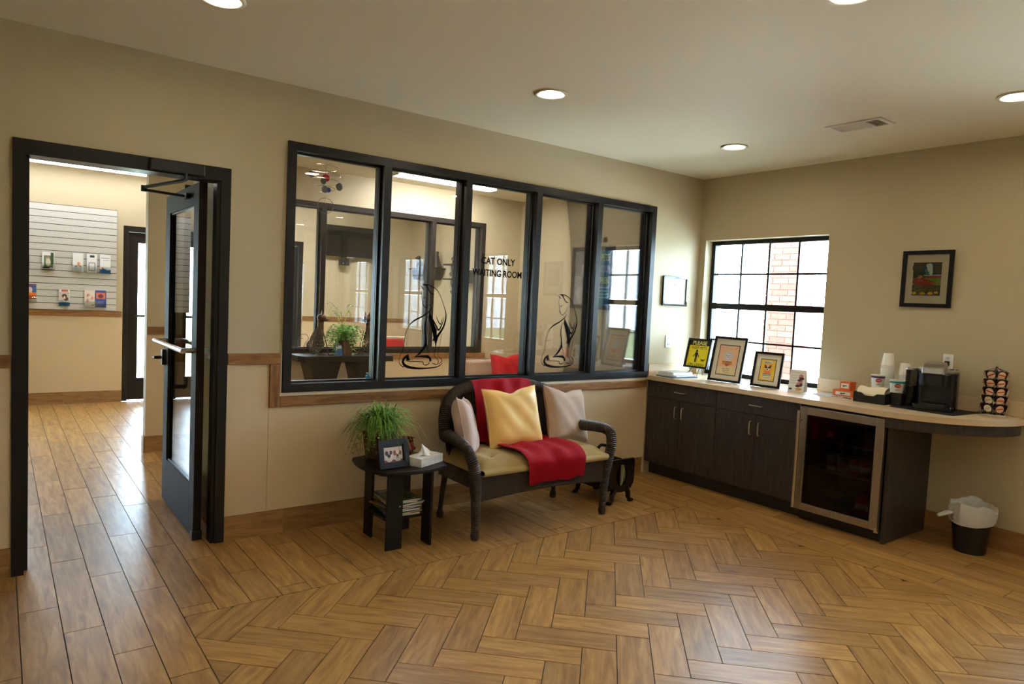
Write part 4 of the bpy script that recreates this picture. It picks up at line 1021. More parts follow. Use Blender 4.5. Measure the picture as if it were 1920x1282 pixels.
def cups(x, y, n, z0, nm):
    for k in range(n):
        o = bpy.data.objects.new('paper_cup', cup_me); COL.objects.link(o); o.location = (x+random.uniform(-.0008, .0008), y+random.uniform(-.0008, .0008), z0+.0125*k)
        tag(o, 'white paper cup, %s of the %s upturned stack by the brewer' % ('topmost' if k == n-1 else '%s from the top' % ORD[n-1-k], nm), 'cup', 'upturned paper cups')
cups(-.155, -1.866, 14, CT+.104, 'taller'); cups(-.108, -1.965, 10, CT+.090, 'shorter')
for nm_, x, y, zz in (('taller', -.155, -1.866, .104), ('shorter', -.108, -1.965, .090)):
    t = thing('cup_holder_riser', 'black riser under the %s stack of paper cups' % nm_, 'stand', (x, y, CT+.0045)); MB().lathe([(.042, 0), (.046, zz-.006), (.04, zz-.006), (.036, .004), (.0001, .004)], 20).build('riser', BP, t, smooth=True)
for k, (x, y, z, c, lb) in enumerate(((-.272, -1.99, CT+.09, (30, 140, 150), 'white creamer tub with a teal rim and red oval logo'), (-.20, -1.825, CT+.106, (80, 40, 80), 'white creamer tub with a purple rim behind the napkins'))):
    t = thing('creamer_tub', lb, 'tub', (x, y, z), rz=R(-60), group='creamer tubs')
    MB().lathe([(.0001, 0), (.040, 0), (.048, .082), (.050, .084), (.050, .088), (.046, .088), (.0001, .086)], 26).build('tub', mat('tub_white', srgb(236, 234, 232), .4), t, smooth=True)
    MB().lathe([(.0475, .066), (.0484, .080)], 26).build('band', mat('ink_%d_%d_%d' % c, srgb(*c), .4), t, smooth=True)
    lg = MB()
    for (w_, h_, m_) in ((.020, .014, mat('logo_red', srgb(170, 20, 60), .4)),):
        pts = [(w_*math.cos(a_), h_*math.sin(a_)) for a_ in [2*math.pi*i/20 for i in range(20)]]
        vs = [(.0478*math.sin(p[0]/.046)*1.0, -.0478*math.cos(p[0]/.046), .05+p[1]) for p in pts]+[(0, -.0482, .05)]
        MB().add(vs, [(i, (i+1) % 20, 20) for i in range(20)]).build('logo', m_, t)
    script(t, -.015, .015, .046, .009, IKW, -.0488, 14+k, True); script(t, -.012, .012, .018, .007, KB, -.0474, 15+k)
    if k == 0: 
        b_ = thing('condiment_bin', 'black plastic bin under the teal creamer tub', 'bin', (x, y, CT)); MB().rbox(-.046, .044, -.055, .02, 0, .082, .006).build('bin', BP, b_); MB().rbox(-.049, .047, -.058, .0225, .082, .0895, .006).build('rim', BP, b_)
    else:
        b_ = thing('creamer_box', 'small white carton under the purple creamer tub', 'box', (x, y, CT+.0045)); MB().box(-.02, .02, -.04, .04, 0, .101).build('carton', mat('tub_white', srgb(236, 234, 232), .4), b_); MB().box(-.0205, -.02, -.04, .04, .01, .06).build('carton_print', mat('logo_red', srgb(170, 20, 60), .4), b_)
# mat and brewer
mt = thing('counter_mat', 'thin black mat under the coffee brewer', 'mat', (-.235, -2.23, CT), rz=R(-4)); MB().rbox(-.195, .185, -.20, .215, 0, .004, .03).build('pad', mat('black_rubber', (.008, .008, .009), .7), mt)
kb = thing('coffee_brewer', 'black and silver single-cup coffee brewer on the counter', 'coffee maker', (-.215, -2.215, CT+.0045), rz=R(-78))
SILV = mat('silver_plastic', (.42, .40, .38), .3, metal=.85); GB = mat('gloss_black', (.006, .006, .008), .15)
# local: front is -Y
MB().rbox(-.115, .125, -.04, .13, 0, .245, .05, n=6).build('rear_body', GB, kb, smooth='auto', bevel=.004)
MB().rbox(-.115, .125, -.15, -.04, 0, .035, .04, n=6).build('drip_base', GB, kb, bevel=.003)
MB().rbox(-.075, .085, -.14, -.05, .035, .041, .03).build('drip_grate', BP, kb)
MB().rbox(-.075, .085, -.145, -.03, .165, .245, .04, n=6).build('brew_head', GB, kb, bevel=.004)
MB().rbox(-.118, .128, -.02, .134, .245, .275, .05, n=6).build('shoulder', SILV, kb, bevel=.010)
hdm = MB()
loft([[Vector((x_, y_, z_)) for x_, z_ in ((-w_, zb), (-w_*.9, zt), (w_*.9, zt), (w_, zb))] for (y_, w_, zb, zt) in ((-.158, .055, .250, .268), (-.15, .066, .246, .292), (-.10, .07, .246, .312), (-.03, .066, .246, .325), (.04, .058, .262, .322), (.09, .05, .262, .300))]).build('lid_handle', SILV, kb, smooth=False, bevel=.006)
MB().box(-.055, .055, -.161, -.150, .252, .284).build('handle_chrome', CHROME, kb, bevel=.003)
MB().rbox(-.185, -.118, -.03, .12, .012, .255, .03).build('water_tank', glass('smoky_tank', (.42, .40, .40), .8), kb); MB().rbox(-.188, -.118, -.033, .123, .255, .268, .03).build('tank_lid', SILV, kb)
MB().rbox(-.186, -.116, -.04, .125, 0, .012, .03).build('tank_base', GB, kb)
for x_, r_ in ((.085, .013), (.112, .006)): 
    o = MB().lathe([(r_, 0), (r_, .004), (.0001, .005)], 14).build('button', BP, kb); o.location = (x_, .01, .275)
cord = thing('power_cord', 'black power cord running from the coffee brewer to the wall outlet', 'cord', (0, 0, 0))
MB().tube(smooth_path([(-.10, -2.06, .92), (-.10, -2.03, .945), (-.13, -2.035, .935), (-.10, -2.045, .91), (-.03, -2.05, .93), (-.015, -2.10, 1.05), (-.012, -2.18, 1.16), (-.015, -2.198, 1.20)], 5), .0035, 6).build('cable', BP, cord, smooth=True)
MB().box(-.03, -.007, -2.212, -2.188, 1.195, 1.225).build('plug', BP, cord)
# coffee pod carousel
cz = thing('pod_carousel', 'chrome revolving coffee pod carousel on the counter', 'carousel', (-.125, -2.535, CT))
MB().lathe([(.0001, 0), (.086, 0), (.089, .004), (.089, .018), (.082, .022), (.0001, .022)], 30).build('base', CHROME, cz, smooth='auto'); MB().tube([(0, 0, .02), (0, 0, .32)], .007, 10).build('pole', CHROME, cz); MB().ball((0, 0, .327), .011).build('knob', CHROME, cz, smooth=True)
for k in range(7):
    a = 2*math.pi*(k+.5)/7; MB().tube([(.045*math.cos(a), .045*math.sin(a), .02), (.06*math.cos(a), .06*math.sin(a), .04), (.05*math.cos(a), .05*math.sin(a), .30), (0, 0, .318)], .002, 5).build('rack_wire', BP, cz)
pod_b = MB().lathe([(.0001, -.040), (.016, -.040), (.0205, 0), (.0235, .0), (.0235, .0012), (.0001, .0012)], 18).mesh('pod_body', True); pod_b.materials.append(mat('pod_brown', (.03, .008, .012), .4))
lids = []
for nm_, c, c2 in (('orange', (226, 196, 165), (200, 80, 40)), ('red', (228, 200, 175), (190, 30, 50)), ('cream', (222, 206, 175), (196, 180, 150))):
    a_ = MB().lathe([(.0235, .0013), (.0225, .0016), (.0001, .0016)], 18).mesh('lid', False); a_.materials.append(mat('pod_'+nm_, srgb(*c), .35))
    b_ = MB().prism([(-.0215, -.007), (.0215, -.001), (.0215, .007), (-.0215, .002)], .0016, .0020).mesh('stripe'); b_.materials.append(mat('pod_s'+nm_, srgb(*c2), .35)); lids.append((nm_, a_, b_))
tier = ['bottom', 'second lowest', 'middle', 'second highest', 'top']
ca = math.atan2(CAMP[1]+2.535, CAMP[0]+.125)
posn = {0: 'facing left of centre', 1: 'facing right of centre', 2: 'turned to the right', 3: 'at the back right', 4: 'at the back', 5: 'at the back left', 6: 'turned to the left'}
for j in range(5):
    for k in range(7):
        a = ca-.42+2*math.pi*k/7; r_ = .074-.0025*j; z = CT+.055+.0545*j
        nm_, lm, sm_ = lids[(0 if k == 1 else (2 if (k == 0 and j < 2) else (1 if k == 0 and j in (2, 4) else 0)))]
        t = thing('coffee_pod', '%s-lidded coffee pod in the %s tier of the carousel, %s' % (nm_, tier[j], posn[k]), 'coffee pod', group='pods in the carousel')
        t.matrix_world = T(-.125+r_*math.cos(a), -2.535+r_*math.sin(a), z) @ Matrix.Rotation(a, 4, 'Z') @ Matrix.Rotation(R(90+14), 4, 'Y') @ Matrix.Rotation(R(90+random.uniform(-30, 30)), 4, 'Z')
        for n2, me in (('pod_body', pod_b), ('lid', lm), ('stripe', sm_)):
            o = bpy.data.objects.new(n2, me); COL.objects.link(o); o.parent = t

# ================================================================== ON THE WALLS
def wall_frame(name, label, w, h, fw, M, d=.02, mat_=None):
    t = thing(name, label, 'picture'); t.matrix_world = M
    frame_bars(MB(), w, h, fw, d).build('frame', mat_ or BLKFR, t, bevel=.002); MB().box(-w/2+.005, w/2-.005, -.006, -.001, .005, h-.005).build('backing', BLACKM, t); return t
t = wall_frame('garden_picture', 'black framed garden print with a cream mat on the right wall', .338, .408, .028, T(-.001, -2.02, 1.597) @ Matrix.Rotation(R(-90), 4, 'Z'))
flatprint(t, [((226, 216, 190), [rect(-.142, .142, .027, .381)]), ((60, 66, 38), [rect(-.094, .094, .085, .323)]), ((120, 150, 40), [rect(-.094, .094, .16, .212)]), ((160, 60, 55), [rect(-.01, .094, .212, .228)]), ((198, 202, 205), [rect(-.02, .094, .228, .234)]),
              ((38, 62, 60), [rect(-.05, .05, .234, .318)]), ((80, 70, 42), [blob(-.07, .285, .03, .036), blob(-.05, .31, .03, .012), blob(.075, .29, .02, .03)]), ((60, 130, 140), [blob(.005, .262, .02, .026)]), ((205, 218, 212), [blob(.018, .285, .018, .032), blob(.026, .258, .012, .03), blob(.004, .30, .012, .014)]),
              ((170, 52, 50), [blob(-.04, .185, .054, .026), blob(.0, .175, .045, .022), blob(-.06, .198, .03, .016)]), ((206, 84, 74), [blob(-.05+.021*k, .19-.004*k+.006*(k % 2), .008, .006) for k in range(6)]), ((190, 150, 60), [blob(-.04, .222, .014, .009), blob(-.05, .214, .012, .006)]),
              ((104, 92, 48), [blob(-.03, .135, .056, .026), blob(.04, .135, .05, .02)]), ((70, 62, 34), [blob(-.06+.024*k, .132+.006*(k % 3), .007, .005) for k in range(6)]), ((200, 176, 30), [blob(-.075, .102, .016, .011), blob(-.02, .100, .018, .010), blob(.032, .102, .018, .011), blob(.07, .108, .014, .009)]), ((120, 80, 84), [blob(-.045, .095, .012, .006), blob(.008, .093, .012, .006), blob(.055, .094, .012, .006)])], -.0062)
MB().box(-.141, .141, -.0125, -.0115, .028, .38).build('glazing', GLASS, t)
t = wall_frame('certificate', 'small black framed white certificate on the back wall near the corner', .342, .272, .018, T(-.337, -.001, 1.531), mat_=mat('black_gloss_frame', (.015, .012, .012), .15))
flatprint(t, [((242, 242, 242), [rect(-.154, .154, .017, .255)]), ((222, 130, 140), [[(.0, .195), (.008, .203), (.014, .198), (.010, .190), (0, .182), (-.010, .190), (-.014, .198), (-.008, .203)]]), ((190, 200, 205), [rect(-.06, .06, .168, .170), rect(-.08, .08, .150, .1515), rect(-.05, .05, .132, .1335), rect(-.07, .07, .114, .1155), rect(-.08, -.02, .066, .067), rect(.02, .08, .066, .067), rect(-.04, .04, .090, .0915)])], -.0062)
def outlet(label, M):
    t = thing('wall_outlet', label, 'outlet'); t.matrix_world = M
    MB().rbox(-.036, .036, -.058, .058, 0, .006, .006, XZ).build('cover_plate', mat('outlet_white', srgb(236, 236, 232), .35), t)
    for s_ in (-1, 1):
        MB().rbox(-.016, .016, s_*.027-.014, s_*.027+.014, .006, .0085, .008, XZ).build('socket', mat('outlet_white2', srgb(225, 225, 220), .35), t)
        MB().box(-.007, -.004, -.0089, -.0084, s_*.027-.004, s_*.027+.006).box(.004, .007, -.0089, -.0084, s_*.027-.004, s_*.027+.006).build('slots', BLACKM, t)
outlet('white wall outlet on the back wall above the counter', T(-.38, -.0005, 1.203)); outlet('white wall outlet behind the coffee brewer', T(-.0005, -2.20, 1.222) @ Matrix.Rotation(R(-90), 4, 'Z') @ Matrix.Scale(.9, 4))

# ================================================================== WASTE BIN
wb_ = thing('waste_bin', 'small round black waste bin with a white liner under the counter end', 'waste bin', (-.225, -2.50, 0))
MB().lathe([(.0001, 0), (.088, 0), (.092, .01), (.122, .275), (.124, .285), (.119, .285), (.088, .015), (.0001, .012)], 32).build('bin', BP, wb_, smooth='auto')
def liner(u, v):
    a = 2*math.pi*u; f_ = .0045*math.sin(9*a)+.003*math.sin(17*a+1)
    ca_ = math.cos(a-R(233))                               # towards the camera
    low = .195+.05*(1-math.cos(a-R(150)))*.5-.02*ca_       # hem of the folded-over rim
    top = .322+.014*math.sin(2*a+1)+.008*math.sin(5*a)
    if v < .55:
        t_ = v/.55; r_ = .129+f_*(.35+t_)+.006*math.sin(math.pi*t_)+.003*math.sin(26*t_+3*a)
        return Vector((r_*math.cos(a), r_*math.sin(a), low+(top-low)*t_))
    t_ = (v-.55)/.45; r_ = .129-.030*t_+f_*(1-t_)
    return Vector((r_*math.cos(a), r_*math.sin(a), top-.085*t_+.016*math.sin(math.pi*t_)))
LINR = mat('white_liner', srgb(214, 214, 214), .35, alpha=.86)
MB().grid(liner, 72, 16, cu=True).build('liner', LINR, wb_, smooth=True)
kn = smooth_path([(-.10, .075, .255), (-.135, .10, .252), (-.165, .118, .24), (-.185, .135, .232)], 5)
MB().tube(kn, [.022-.008*abs(i/(len(kn)-1)-.35)*1.5 for i in range(len(kn))], 8, flat=.6).build('liner_knot', LINR, wb_, smooth=True)

# ================================================================== WINDOW LETTERING AND CAT DECALS
DY = .0462
t = thing('window_lettering', 'black vinyl lettering reading CAT ONLY WAITING ROOM on the middle pane', 'lettering', (-2.32, DY, 1.75))
VB = mat('black_vinyl', (.004, .004, .005), .85, spec=.05)
text('lettering_line', 'CAT ONLY', .070, VB, t, T(0, 0, .024), squash=.90, bold=.0016); text('lettering_line', 'WAITING ROOM', .070, VB, t, T(0, 0, -.066), squash=.86, bold=.0016)
def dz(p):                      # drawing units -> metres on the pane
    x, y = p; return ((x-300+.065*(y-1170))*.000762, (1170-y-(x-300)*.06*(y/1170))*.000578)
def ribbon(mb, pts, w0):
    P = [Vector((*dz(p), 0)) for p in pts]; n = len(P)
    W = w0 if hasattr(w0, '__len__') else [w0]*n
    pts3 = [Vector((p.x, p.y, W[i])) for i, p in enumerate(P)]; q = smooth_path(pts3, 5); vs = []; fs = []
    for i, p in enumerate(q):
        d = q[min(i+1, len(q)-1)]-q[max(i-1, 0)]; nrm = Vector((-d.y, d.x)); nrm = nrm.normalized() if nrm.length > 0 else Vector((1, 0)); h = max(p.z*1.2, 3.6)*.00066/2
        a, b = (p.x+nrm.x*h, p.y+nrm.y*h), (p.x-nrm.x*h, p.y-nrm.y*h)
        vs += [(a[0], 0, a[1]), (b[0], 0, b[1]), (a[0], -.0004, a[1]), (b[0], -.0004, b[1])]
    for i in range(len(q)-1):
        k = 4*i; fs += [(k, k+1, k+5, k+4), (k+2, k+6, k+7, k+3), (k, k+4, k+6, k+2), (k+1, k+3, k+7, k+5)]
    mb.add(vs, fs)
def patch(mb, pts, smooth=True):
    P = [Vector((*dz(p), 0)) for p in pts]; q = smooth_path(P, 3, True) if smooth else P
    mb.prism([(p.x, p.y) for p in q], 0, .0004, XZ)
STRK = [([(370, 146), (430, 147), (480, 170), (520, 205), (550, 262), (575, 340), (597, 425), (608, 495), (600, 570), (575, 650), (540, 715), (508, 765)], [10, 8, 7, 6, 5, 5, 7, 11, 15, 17, 20, 24]),
        ([(355, 213), (350, 260), (355, 310), (362, 368), (362, 388), (378, 410), (398, 432), (432, 400), (456, 374), (470, 335), (471, 308)], [4, 4, 4, 6, 9, 5, 5, 5, 4, 3, 2]),
        ([(376, 308), (386, 302), (398, 297)], 5), ([(380, 308), (384, 320)], 5),
        ([(456, 405), (440, 455), (360, 528), (285, 575), (232, 622), (196, 682), (170, 760), (155, 850), (138, 950), (110, 1015), (94, 1080), (103, 1130), (140, 1160)], [3, 8, 12, 15, 9, 6, 5, 5, 5, 4, 4, 6, 10]),
        ([(500, 520), (518, 575), (541, 618), (556, 585), (567, 540)], [2, 8, 9, 6, 2]), ([(444, 505), (462, 560), (495, 635), (520, 690), (556, 630), (590, 520)], [2, 8, 14, 15, 10, 2]),
        ([(405, 532), (382, 600), (372, 700), (380, 800), (374, 880), (335, 950), (290, 1005), (250, 1036)], [3, 9, 12, 14, 24, 22, 12, 4]), ([(386, 870), (398, 935), (408, 1002)], [10, 4, 3]),
        ([(466, 830), (463, 920), (462, 1000), (498, 1048), (506, 1090), (488, 1117), (462, 1112), (436, 1098)], [3, 3, 3, 5, 6, 6, 6, 5]), ([(492, 835), (480, 920), (471, 1000)], [8, 3, 2]), ([(556, 738), (528, 865), (503, 1000), (530, 1030), (545, 1060), (535, 1090), (508, 1110)], [3, 3, 3, 5, 6, 6, 4]),
        ([(160, 1068), (190, 1086), (330, 1088), (346, 1118), (372, 1128), (400, 1112), (411, 1085)], [4, 6, 6, 7, 7, 7, 4]), ([(466, 1100), (470, 1116)], 4), ([(376, 1108), (374, 1124)], 4),
        ([(192, 1006), (152, 1045), (132, 1100), (165, 1148), (260, 1170), (400, 1164), (500, 1140), (552, 1098)], [10, 20, 22, 26, 20, 12, 9, 4])]
PATC = [[(368, 146), (400, 142), (420, 162), (432, 200), (452, 236), (492, 258), (466, 258), (442, 236), (424, 206), (410, 175), (392, 156)], [(342, 158), (362, 172), (379, 198), (370, 208), (360, 188)],
        [(432, 465), (442, 510), (462, 570), (487, 645), (502, 690), (500, 755), (530, 735), (512, 790), (496, 845), (481, 915), (477, 850), (470, 822), (449, 832), (462, 790), (454, 720), (434, 625), (417, 545)],
        [(250, 1036), (310, 1011), (402, 1004), (430, 1040), (432, 1080), (413, 1084), (408, 1050), (378, 1036), (330, 1032)], [(192, 1004), (200, 1062), (215, 1072), (176, 1080), (163, 1052)]]
mb = MB()
for p, w_ in STRK: ribbon(mb, p, w_)
for p in PATC: patch(mb, p, False)
c1 = mb.build('cat_decal', VB); c1.location = (-1.69, DY, .985); tag(c1, 'black line-drawn sitting cat decal on the pane right of the lettering', 'decal', 'cat decals on the glass')
c2 = c1.copy(); COL.objects.link(c2); c2.location = (-2.965, DY, 1.0); c2['label'] = 'black line-drawn sitting cat decal on the second pane from the left'

# ================================================================== CAT WAITING ROOM
TBY, TBZ = 2.20, .892
cons = thing('console_table', 'dark console table with curved pedestals in the cat waiting room', 'table', (-2.56, 2.33, 0))
MB().prism([(-.46, -.20), (.46, -.20), (.50, -.10), (.50, .20), (-.50, .20), (-.50, -.10)], TBZ-.058, TBZ).build('table_top', ESPRESSO, cons, bevel=.003)
for s_ in (-1, 1):
    cx = s_*.23; pts = []
    for i in range(13): t_ = i/12; pts.append((cx+.17-.075*math.sin(math.pi*t_)*1.0, TBZ-.058-(TBZ-.118)*t_))
    for i in range(13): t_ = 1-i/12; pts.append((cx-.17+.075*math.sin(math.pi*t_), TBZ-.058-(TBZ-.118)*t_))
    MB().prism(pts, -.12, .12, XZ).build('pedestal', ESPRESSO, cons)
    MB().box(cx-.2, cx+.2, -.16, .16, 0, .06).build('foot', ESPRESSO, cons)
BRZ = mat('bronze_figure', (.10, .055, .032), .4, metal=.7, var=.4, vscale=60); WIRE = mat('bronze_wire', (.13, .09, .065), .4, metal=.8)
def cat_statue(label, x, y, z, rz):
    t = thing('cat_figurine', label, 'figurine', (x, y, z), rz=R(rz), group='wire cat figurines')
    # faces local +x ; seated
    bm = bmesh.new(); bmesh.ops.create_icosphere(bm, subdivisions=3, radius=1)
    rr = random.Random(3)
    for v in bm.verts:
        z_ = v.co.z; k = .085-.045*(z_+1)/2 if z_ > -.2 else .085; 
        v.co = Vector((v.co.x*k*1.0+.035*(z_)*.6+rr.uniform(-.004, .004), v.co.y*k*.85+rr.uniform(-.004, .004), .145+.135*z_+rr.uniform(-.004, .004)))
    me = bpy.data.meshes.new('torso'); bm.to_mesh(me); bm.free(); me.materials.append(WIRE); o = bpy.data.objects.new('torso', me); COL.objects.link(o); o.parent = t
    w_ = o.modifiers.new('wire', 'WIREFRAME'); w_.thickness = .006
    MB().lathe([(.024, .25), (.022, .29), (.024, .33)], 14, T(.03, 0, 0)).build('neck', BRZ, t, smooth=True)
    hd = MB().ball((.045, 0, .365), .044, 16, 10, (1.05, .95, .9)).ball((.085, 0, .352), .02, 10, 6)
    hd.build('head', BRZ, t, smooth=True)
    for s_ in (-1, 1):
        vs = [(.03, s_*.012, .395), (.06, s_*.018, .392), (.038, s_*.042, .385), (.042, s_*.034, .442)]; MB().add(vs, [(0, 1, 3), (1, 2, 3), (2, 0, 3), (0, 2, 1)]).build('ear', BRZ, t)
        MB().tube(smooth_path([(.055, s_*.025, .25), (.09, s_*.028, .13), (.115, s_*.03, .03), (.12, s_*.03, .004), (.165, s_*.03, .004)], 4), .0042, 6).build('front_leg', WIRE, t, smooth=True)
        MB().tube(smooth_path([(-.02, s_*.06, .06), (.03, s_*.075, .02), (.09, s_*.07, .004)], 4), .005, 6).build('hind_leg', WIRE, t, smooth=True)
    MB().tube(smooth_path([(-.07, 0, .02), (-.12, 0, .05), (-.105, 0, .11), (-.075, 0, .16), (-.095, 0, .20), (-.14, 0, .195), (-.15, 0, .165), (-.125, 0, .16)], 5), .0028, 6).build('tail', WIRE, t, smooth=True)
    for k in range(3):
        for s_ in (-1, 1): MB().tube([(.10, s_*.008, .35), (.12, s_*.05, .345+.012*k)], .0008, 4).build('whisker', WIRE, t)
cat_statue('brown wire cat figurine left of the potted fern on the console table', -2.86, 2.28, TBZ, -18); cat_statue('brown wire cat figurine right of the potted fern on the console table', -2.30, 2.28, TBZ, 200)
f2 = thing('potted_fern', 'bright green artificial fern in a brown square pot on the console table', 'plant', (-2.575, 2.26, TBZ+.0005), rz=R(15))
basket_pot(f2, .05, .068, .15, mat('brown_pot', (.12, .06, .03), .6, var=.4, vscale=30)); rr = random.Random(9); a_, b_ = MB(), MB()
for k in range(60):
    az = rr.uniform(0, 6.283); p0 = Vector((rr.uniform(-.04, .04), rr.uniform(-.04, .04), .13)); tmp = MB()
    pts = blade(tmp, p0, az, rr.uniform(.10, .26), rr.uniform(.10, .22), rr.uniform(.05, .24), .002, 14); leaflets(a_, pts, .030, rr)
for k in range(9):
    az = rr.uniform(0, 6.283); p0 = Vector((rr.uniform(-.03, .03), rr.uniform(-.03, .03), .13)); tmp = MB()
    pts = blade(b_, p0, az, rr.uniform(.08, .20), rr.uniform(.28, .42), rr.uniform(.0, .12), .006, 16); leaflets(b_, pts, .022, rr)
a_.build('foliage', mat('fern_green', (.16, .36, .05), .5, var=.3, vscale=14), f2); b_.build('tall_fronds', mat('fern_yellow', (.34, .42, .06), .5), f2)
cdp = thing('blue_card', 'small blue card tucked beside the fern pot on the console table', 'card', (-2.66, 2.19, TBZ+.0005), rot=(R(-8), 0, R(6))); MB().box(-.04, .04, 0, .002, 0, .11).build('card', mat('card_blue', srgb(70, 110, 180), .5), cdp); flatprint(cdp, [((225, 232, 240), [rect(-.03, .03, .07, .10)])], -.0002)
bt = thing('pump_bottle', 'tiny blue pump bottle on the window ledge left of the first mullion', 'bottle', (-3.335, .095, WZ0+.0525)); MB().lathe([(.0001, 0), (.013, 0), (.014, .004), (.014, .024), (.006, .032), (.006, .038), (.0001, .038)], 14).build('bottle', mat('blue_plastic', (.05, .35, .65), .3), bt, smooth=True); MB().box(-.012, .003, -.003, .003, .040, .045).tube([(0, 0, .036), (0, 0, .042)], .003, 6).build('pump', WHITEP, bt)

def suncatcher(label, x, y, ztop, zanchor):
    t = thing('wire_mobile', label, 'mobile', (x, y, ztop), group='hanging wire mobiles')
    SW = mat('silver_wire', (.6, .6, .6), .25, metal=1)
    MB().tube([(0, 0, zanchor-ztop), (0, 0, -.30)], .0012, 5).build('hanging_rod', SW, t)
    pts = []
    for i in range(150):
        v = i/149; a = v*2*math.pi*5.5; r_ = .105*(math.sin(math.pi*min(1, v*1.0+.08))**.7)*(1-.25*v); pts.append((r_*math.cos(a), r_*math.sin(a), -.02-.25*v))
    MB().tube(pts, .0016, 5).build('spiral_wire', SW, t, smooth=True)
    MB().tube([(.055*math.cos(a), 0, -.31+.052*math.sin(a)) for a in [2*math.pi*i/24 for i in range(24)]], .0016, 5, closed=True).build('bottom_ring', SW, t)
    MB().ball((0, 0, -.125), .026).build('red_ball', mat('red_glass', (.6, .02, .04), .1), t, smooth=True)
    MB().ball((.012, -.01, -.205), .018).build('blue_ball', mat('blue_glass', (.02, .02, .45), .1), t, smooth=True)
    for (px, py, pz, r_) in ((-.10, 0, -.115, .022), (.085, -.02, -.175, .024), (-.03, -.03, -.155, .02), (-.015, -.02, -.205, .022)):
        MB().ball((px, py, pz), r_, 12, 8, (1, .5, 1.1)).build('grey_disc', mat('grey_glass', (.18, .20, .21), .15, metal=.4), t, smooth=True)
suncatcher('silver spiral mobile with red and blue balls in the leftmost pane', -3.60, .27, 2.39, H); suncatcher('silver spiral mobile with red and blue balls in the rightmost pane', -1.06, .30, 2.27, H)

# upholstered bench with a red cushion at the back wall
bn = thing('upholstered_bench', 'beige upholstered bench against the cat room back wall', 'bench', (-.56, 2.30, 0))
TAU = mat('taupe_fabric', srgb(188, 160, 138), .85, bump=.2, bscale=200)
MB().rbox(-.40, .38, -.27, .20, .14, .46, .04).build('seat', TAU, bn, bevel=.02); MB().box(-.40, .38, .12, .25, .46, .80).build('backrest', TAU, bn, bevel=.03)
for s_ in (-1, 1): MB().box(s_*.36-.03-.01, s_*.36+.03-.01, -.26, .12, .46, .62).build('arm', TAU, bn, bevel=.02)
for x_ in (-.35, .33):
    for y_ in (-.22, .16): MB().lathe([(.018, 0), (.025, .14)], 10, T(x_, y_, 0)).build('leg', ESPRESSO, bn)
REDC = mat('red_cushion_cloth', srgb(184, 8, 24), .8, bump=.2, bscale=200)
pillow('red_cushion', 'red throw cushion on the beige bench behind the middle panes', REDC, .42, .40, .15, PM(-.56, 2.245, .685, 0, -12, 0), 'chop', 8)
# dog poster on the side wall
t = wall_frame('dog_poster', 'dark framed black and white dog poster with coloured lettering in the cat room', .66, .68, .045, T(-.161, 1.28, 1.46) @ Matrix.Rotation(R(-90), 4, 'Z'), mat_=mat('grey_frame', (.045, .042, .045), .4))
flatprint(t, [((150, 150, 148), [rect(-.285, .285, .045, .635)]), ((196, 198, 198), [rect(-.285, .08, .045, .36)]), ((40, 110, 150), [rect(.10, .285, .045, .635)]), ((235, 235, 232), [blob(-.10, .16, .16, .11), blob(-.14, .40, .03, .09, rot=.2)]), ((70, 70, 76), [blob(-.09, .32, .055, .14), blob(-.06, .20, .08, .07), blob(-.02, .12, .10, .05, rot=-.5)]), ((30, 30, 34), [blob(-.08, .38, .03, .05), blob(-.05, .25, .04, .05)])], -.0062)
for k, (s_, c, sz, zz) in enumerate((('PETS', (238, 232, 150), .11, .52), ('YOUR', (200, 190, 240), .11, .40), ('FRIEN', (228, 236, 140), .10, .28))):
    text('poster_text', s_, sz, mat('ink_%d_%d_%d' % c, srgb(*c), .6), t, T(.19, -.0092, zz), squash=.55)
for k in range(4): script(t, .12, .26, .23-.035*k, .02, mat('ink_150_220_235', srgb(150, 220, 235), .6), -.0092, 20+k)

# ================================================================== FAR ROOM BEYOND THE SECOND WINDOW
tv = thing('television', 'wall-mounted black flat television in the far room', 'television', (-1.055, WN-.10, 2.06))
MB().box(-.415, .415, -.02, .03, 0, .46).build('bezel', GB, tv, bevel=.003); MB().box(-.40, .40, -.0215, -.02, .02, .445).build('screen', mat('tv_screen', (.006, .008, .010), .08), tv)
MB().box(-.15, .15, .03, .10, .1, .35).build('wall_bracket', BLACKM, tv); MB().box(-.10, .02, -.03, .02, -.012, 0).build('status_light_bar', mat('tv_lip', (.3, .33, .36), .3), tv)
spk = thing('wall_speaker', 'small black box hanging under the television', 'speaker', (-1.19, WN-.12, 1.93)); MB().box(-.065, .065, -.05, .05, 0, .09).build('case', mat('speaker_black', (.012, .014, .018), .4), spk, bevel=.004)
for s_ in (-1, 1): MB().tube([(s_*.04, 0, .09), (s_*.04, 0, .13)], .004, 6).build('hanger', BLACKM, spk)
MB().box(-.02, .02, .05, .119, .03, .06).build('wall_arm', BLACKM, spk); MB().lathe([(.012, 0), (.012, .003), (.0001, .004)], 10, T(-.03, -.05, .03) @ Matrix.Rotation(R(90), 4, 'X')).build('lens', CHROME, spk)
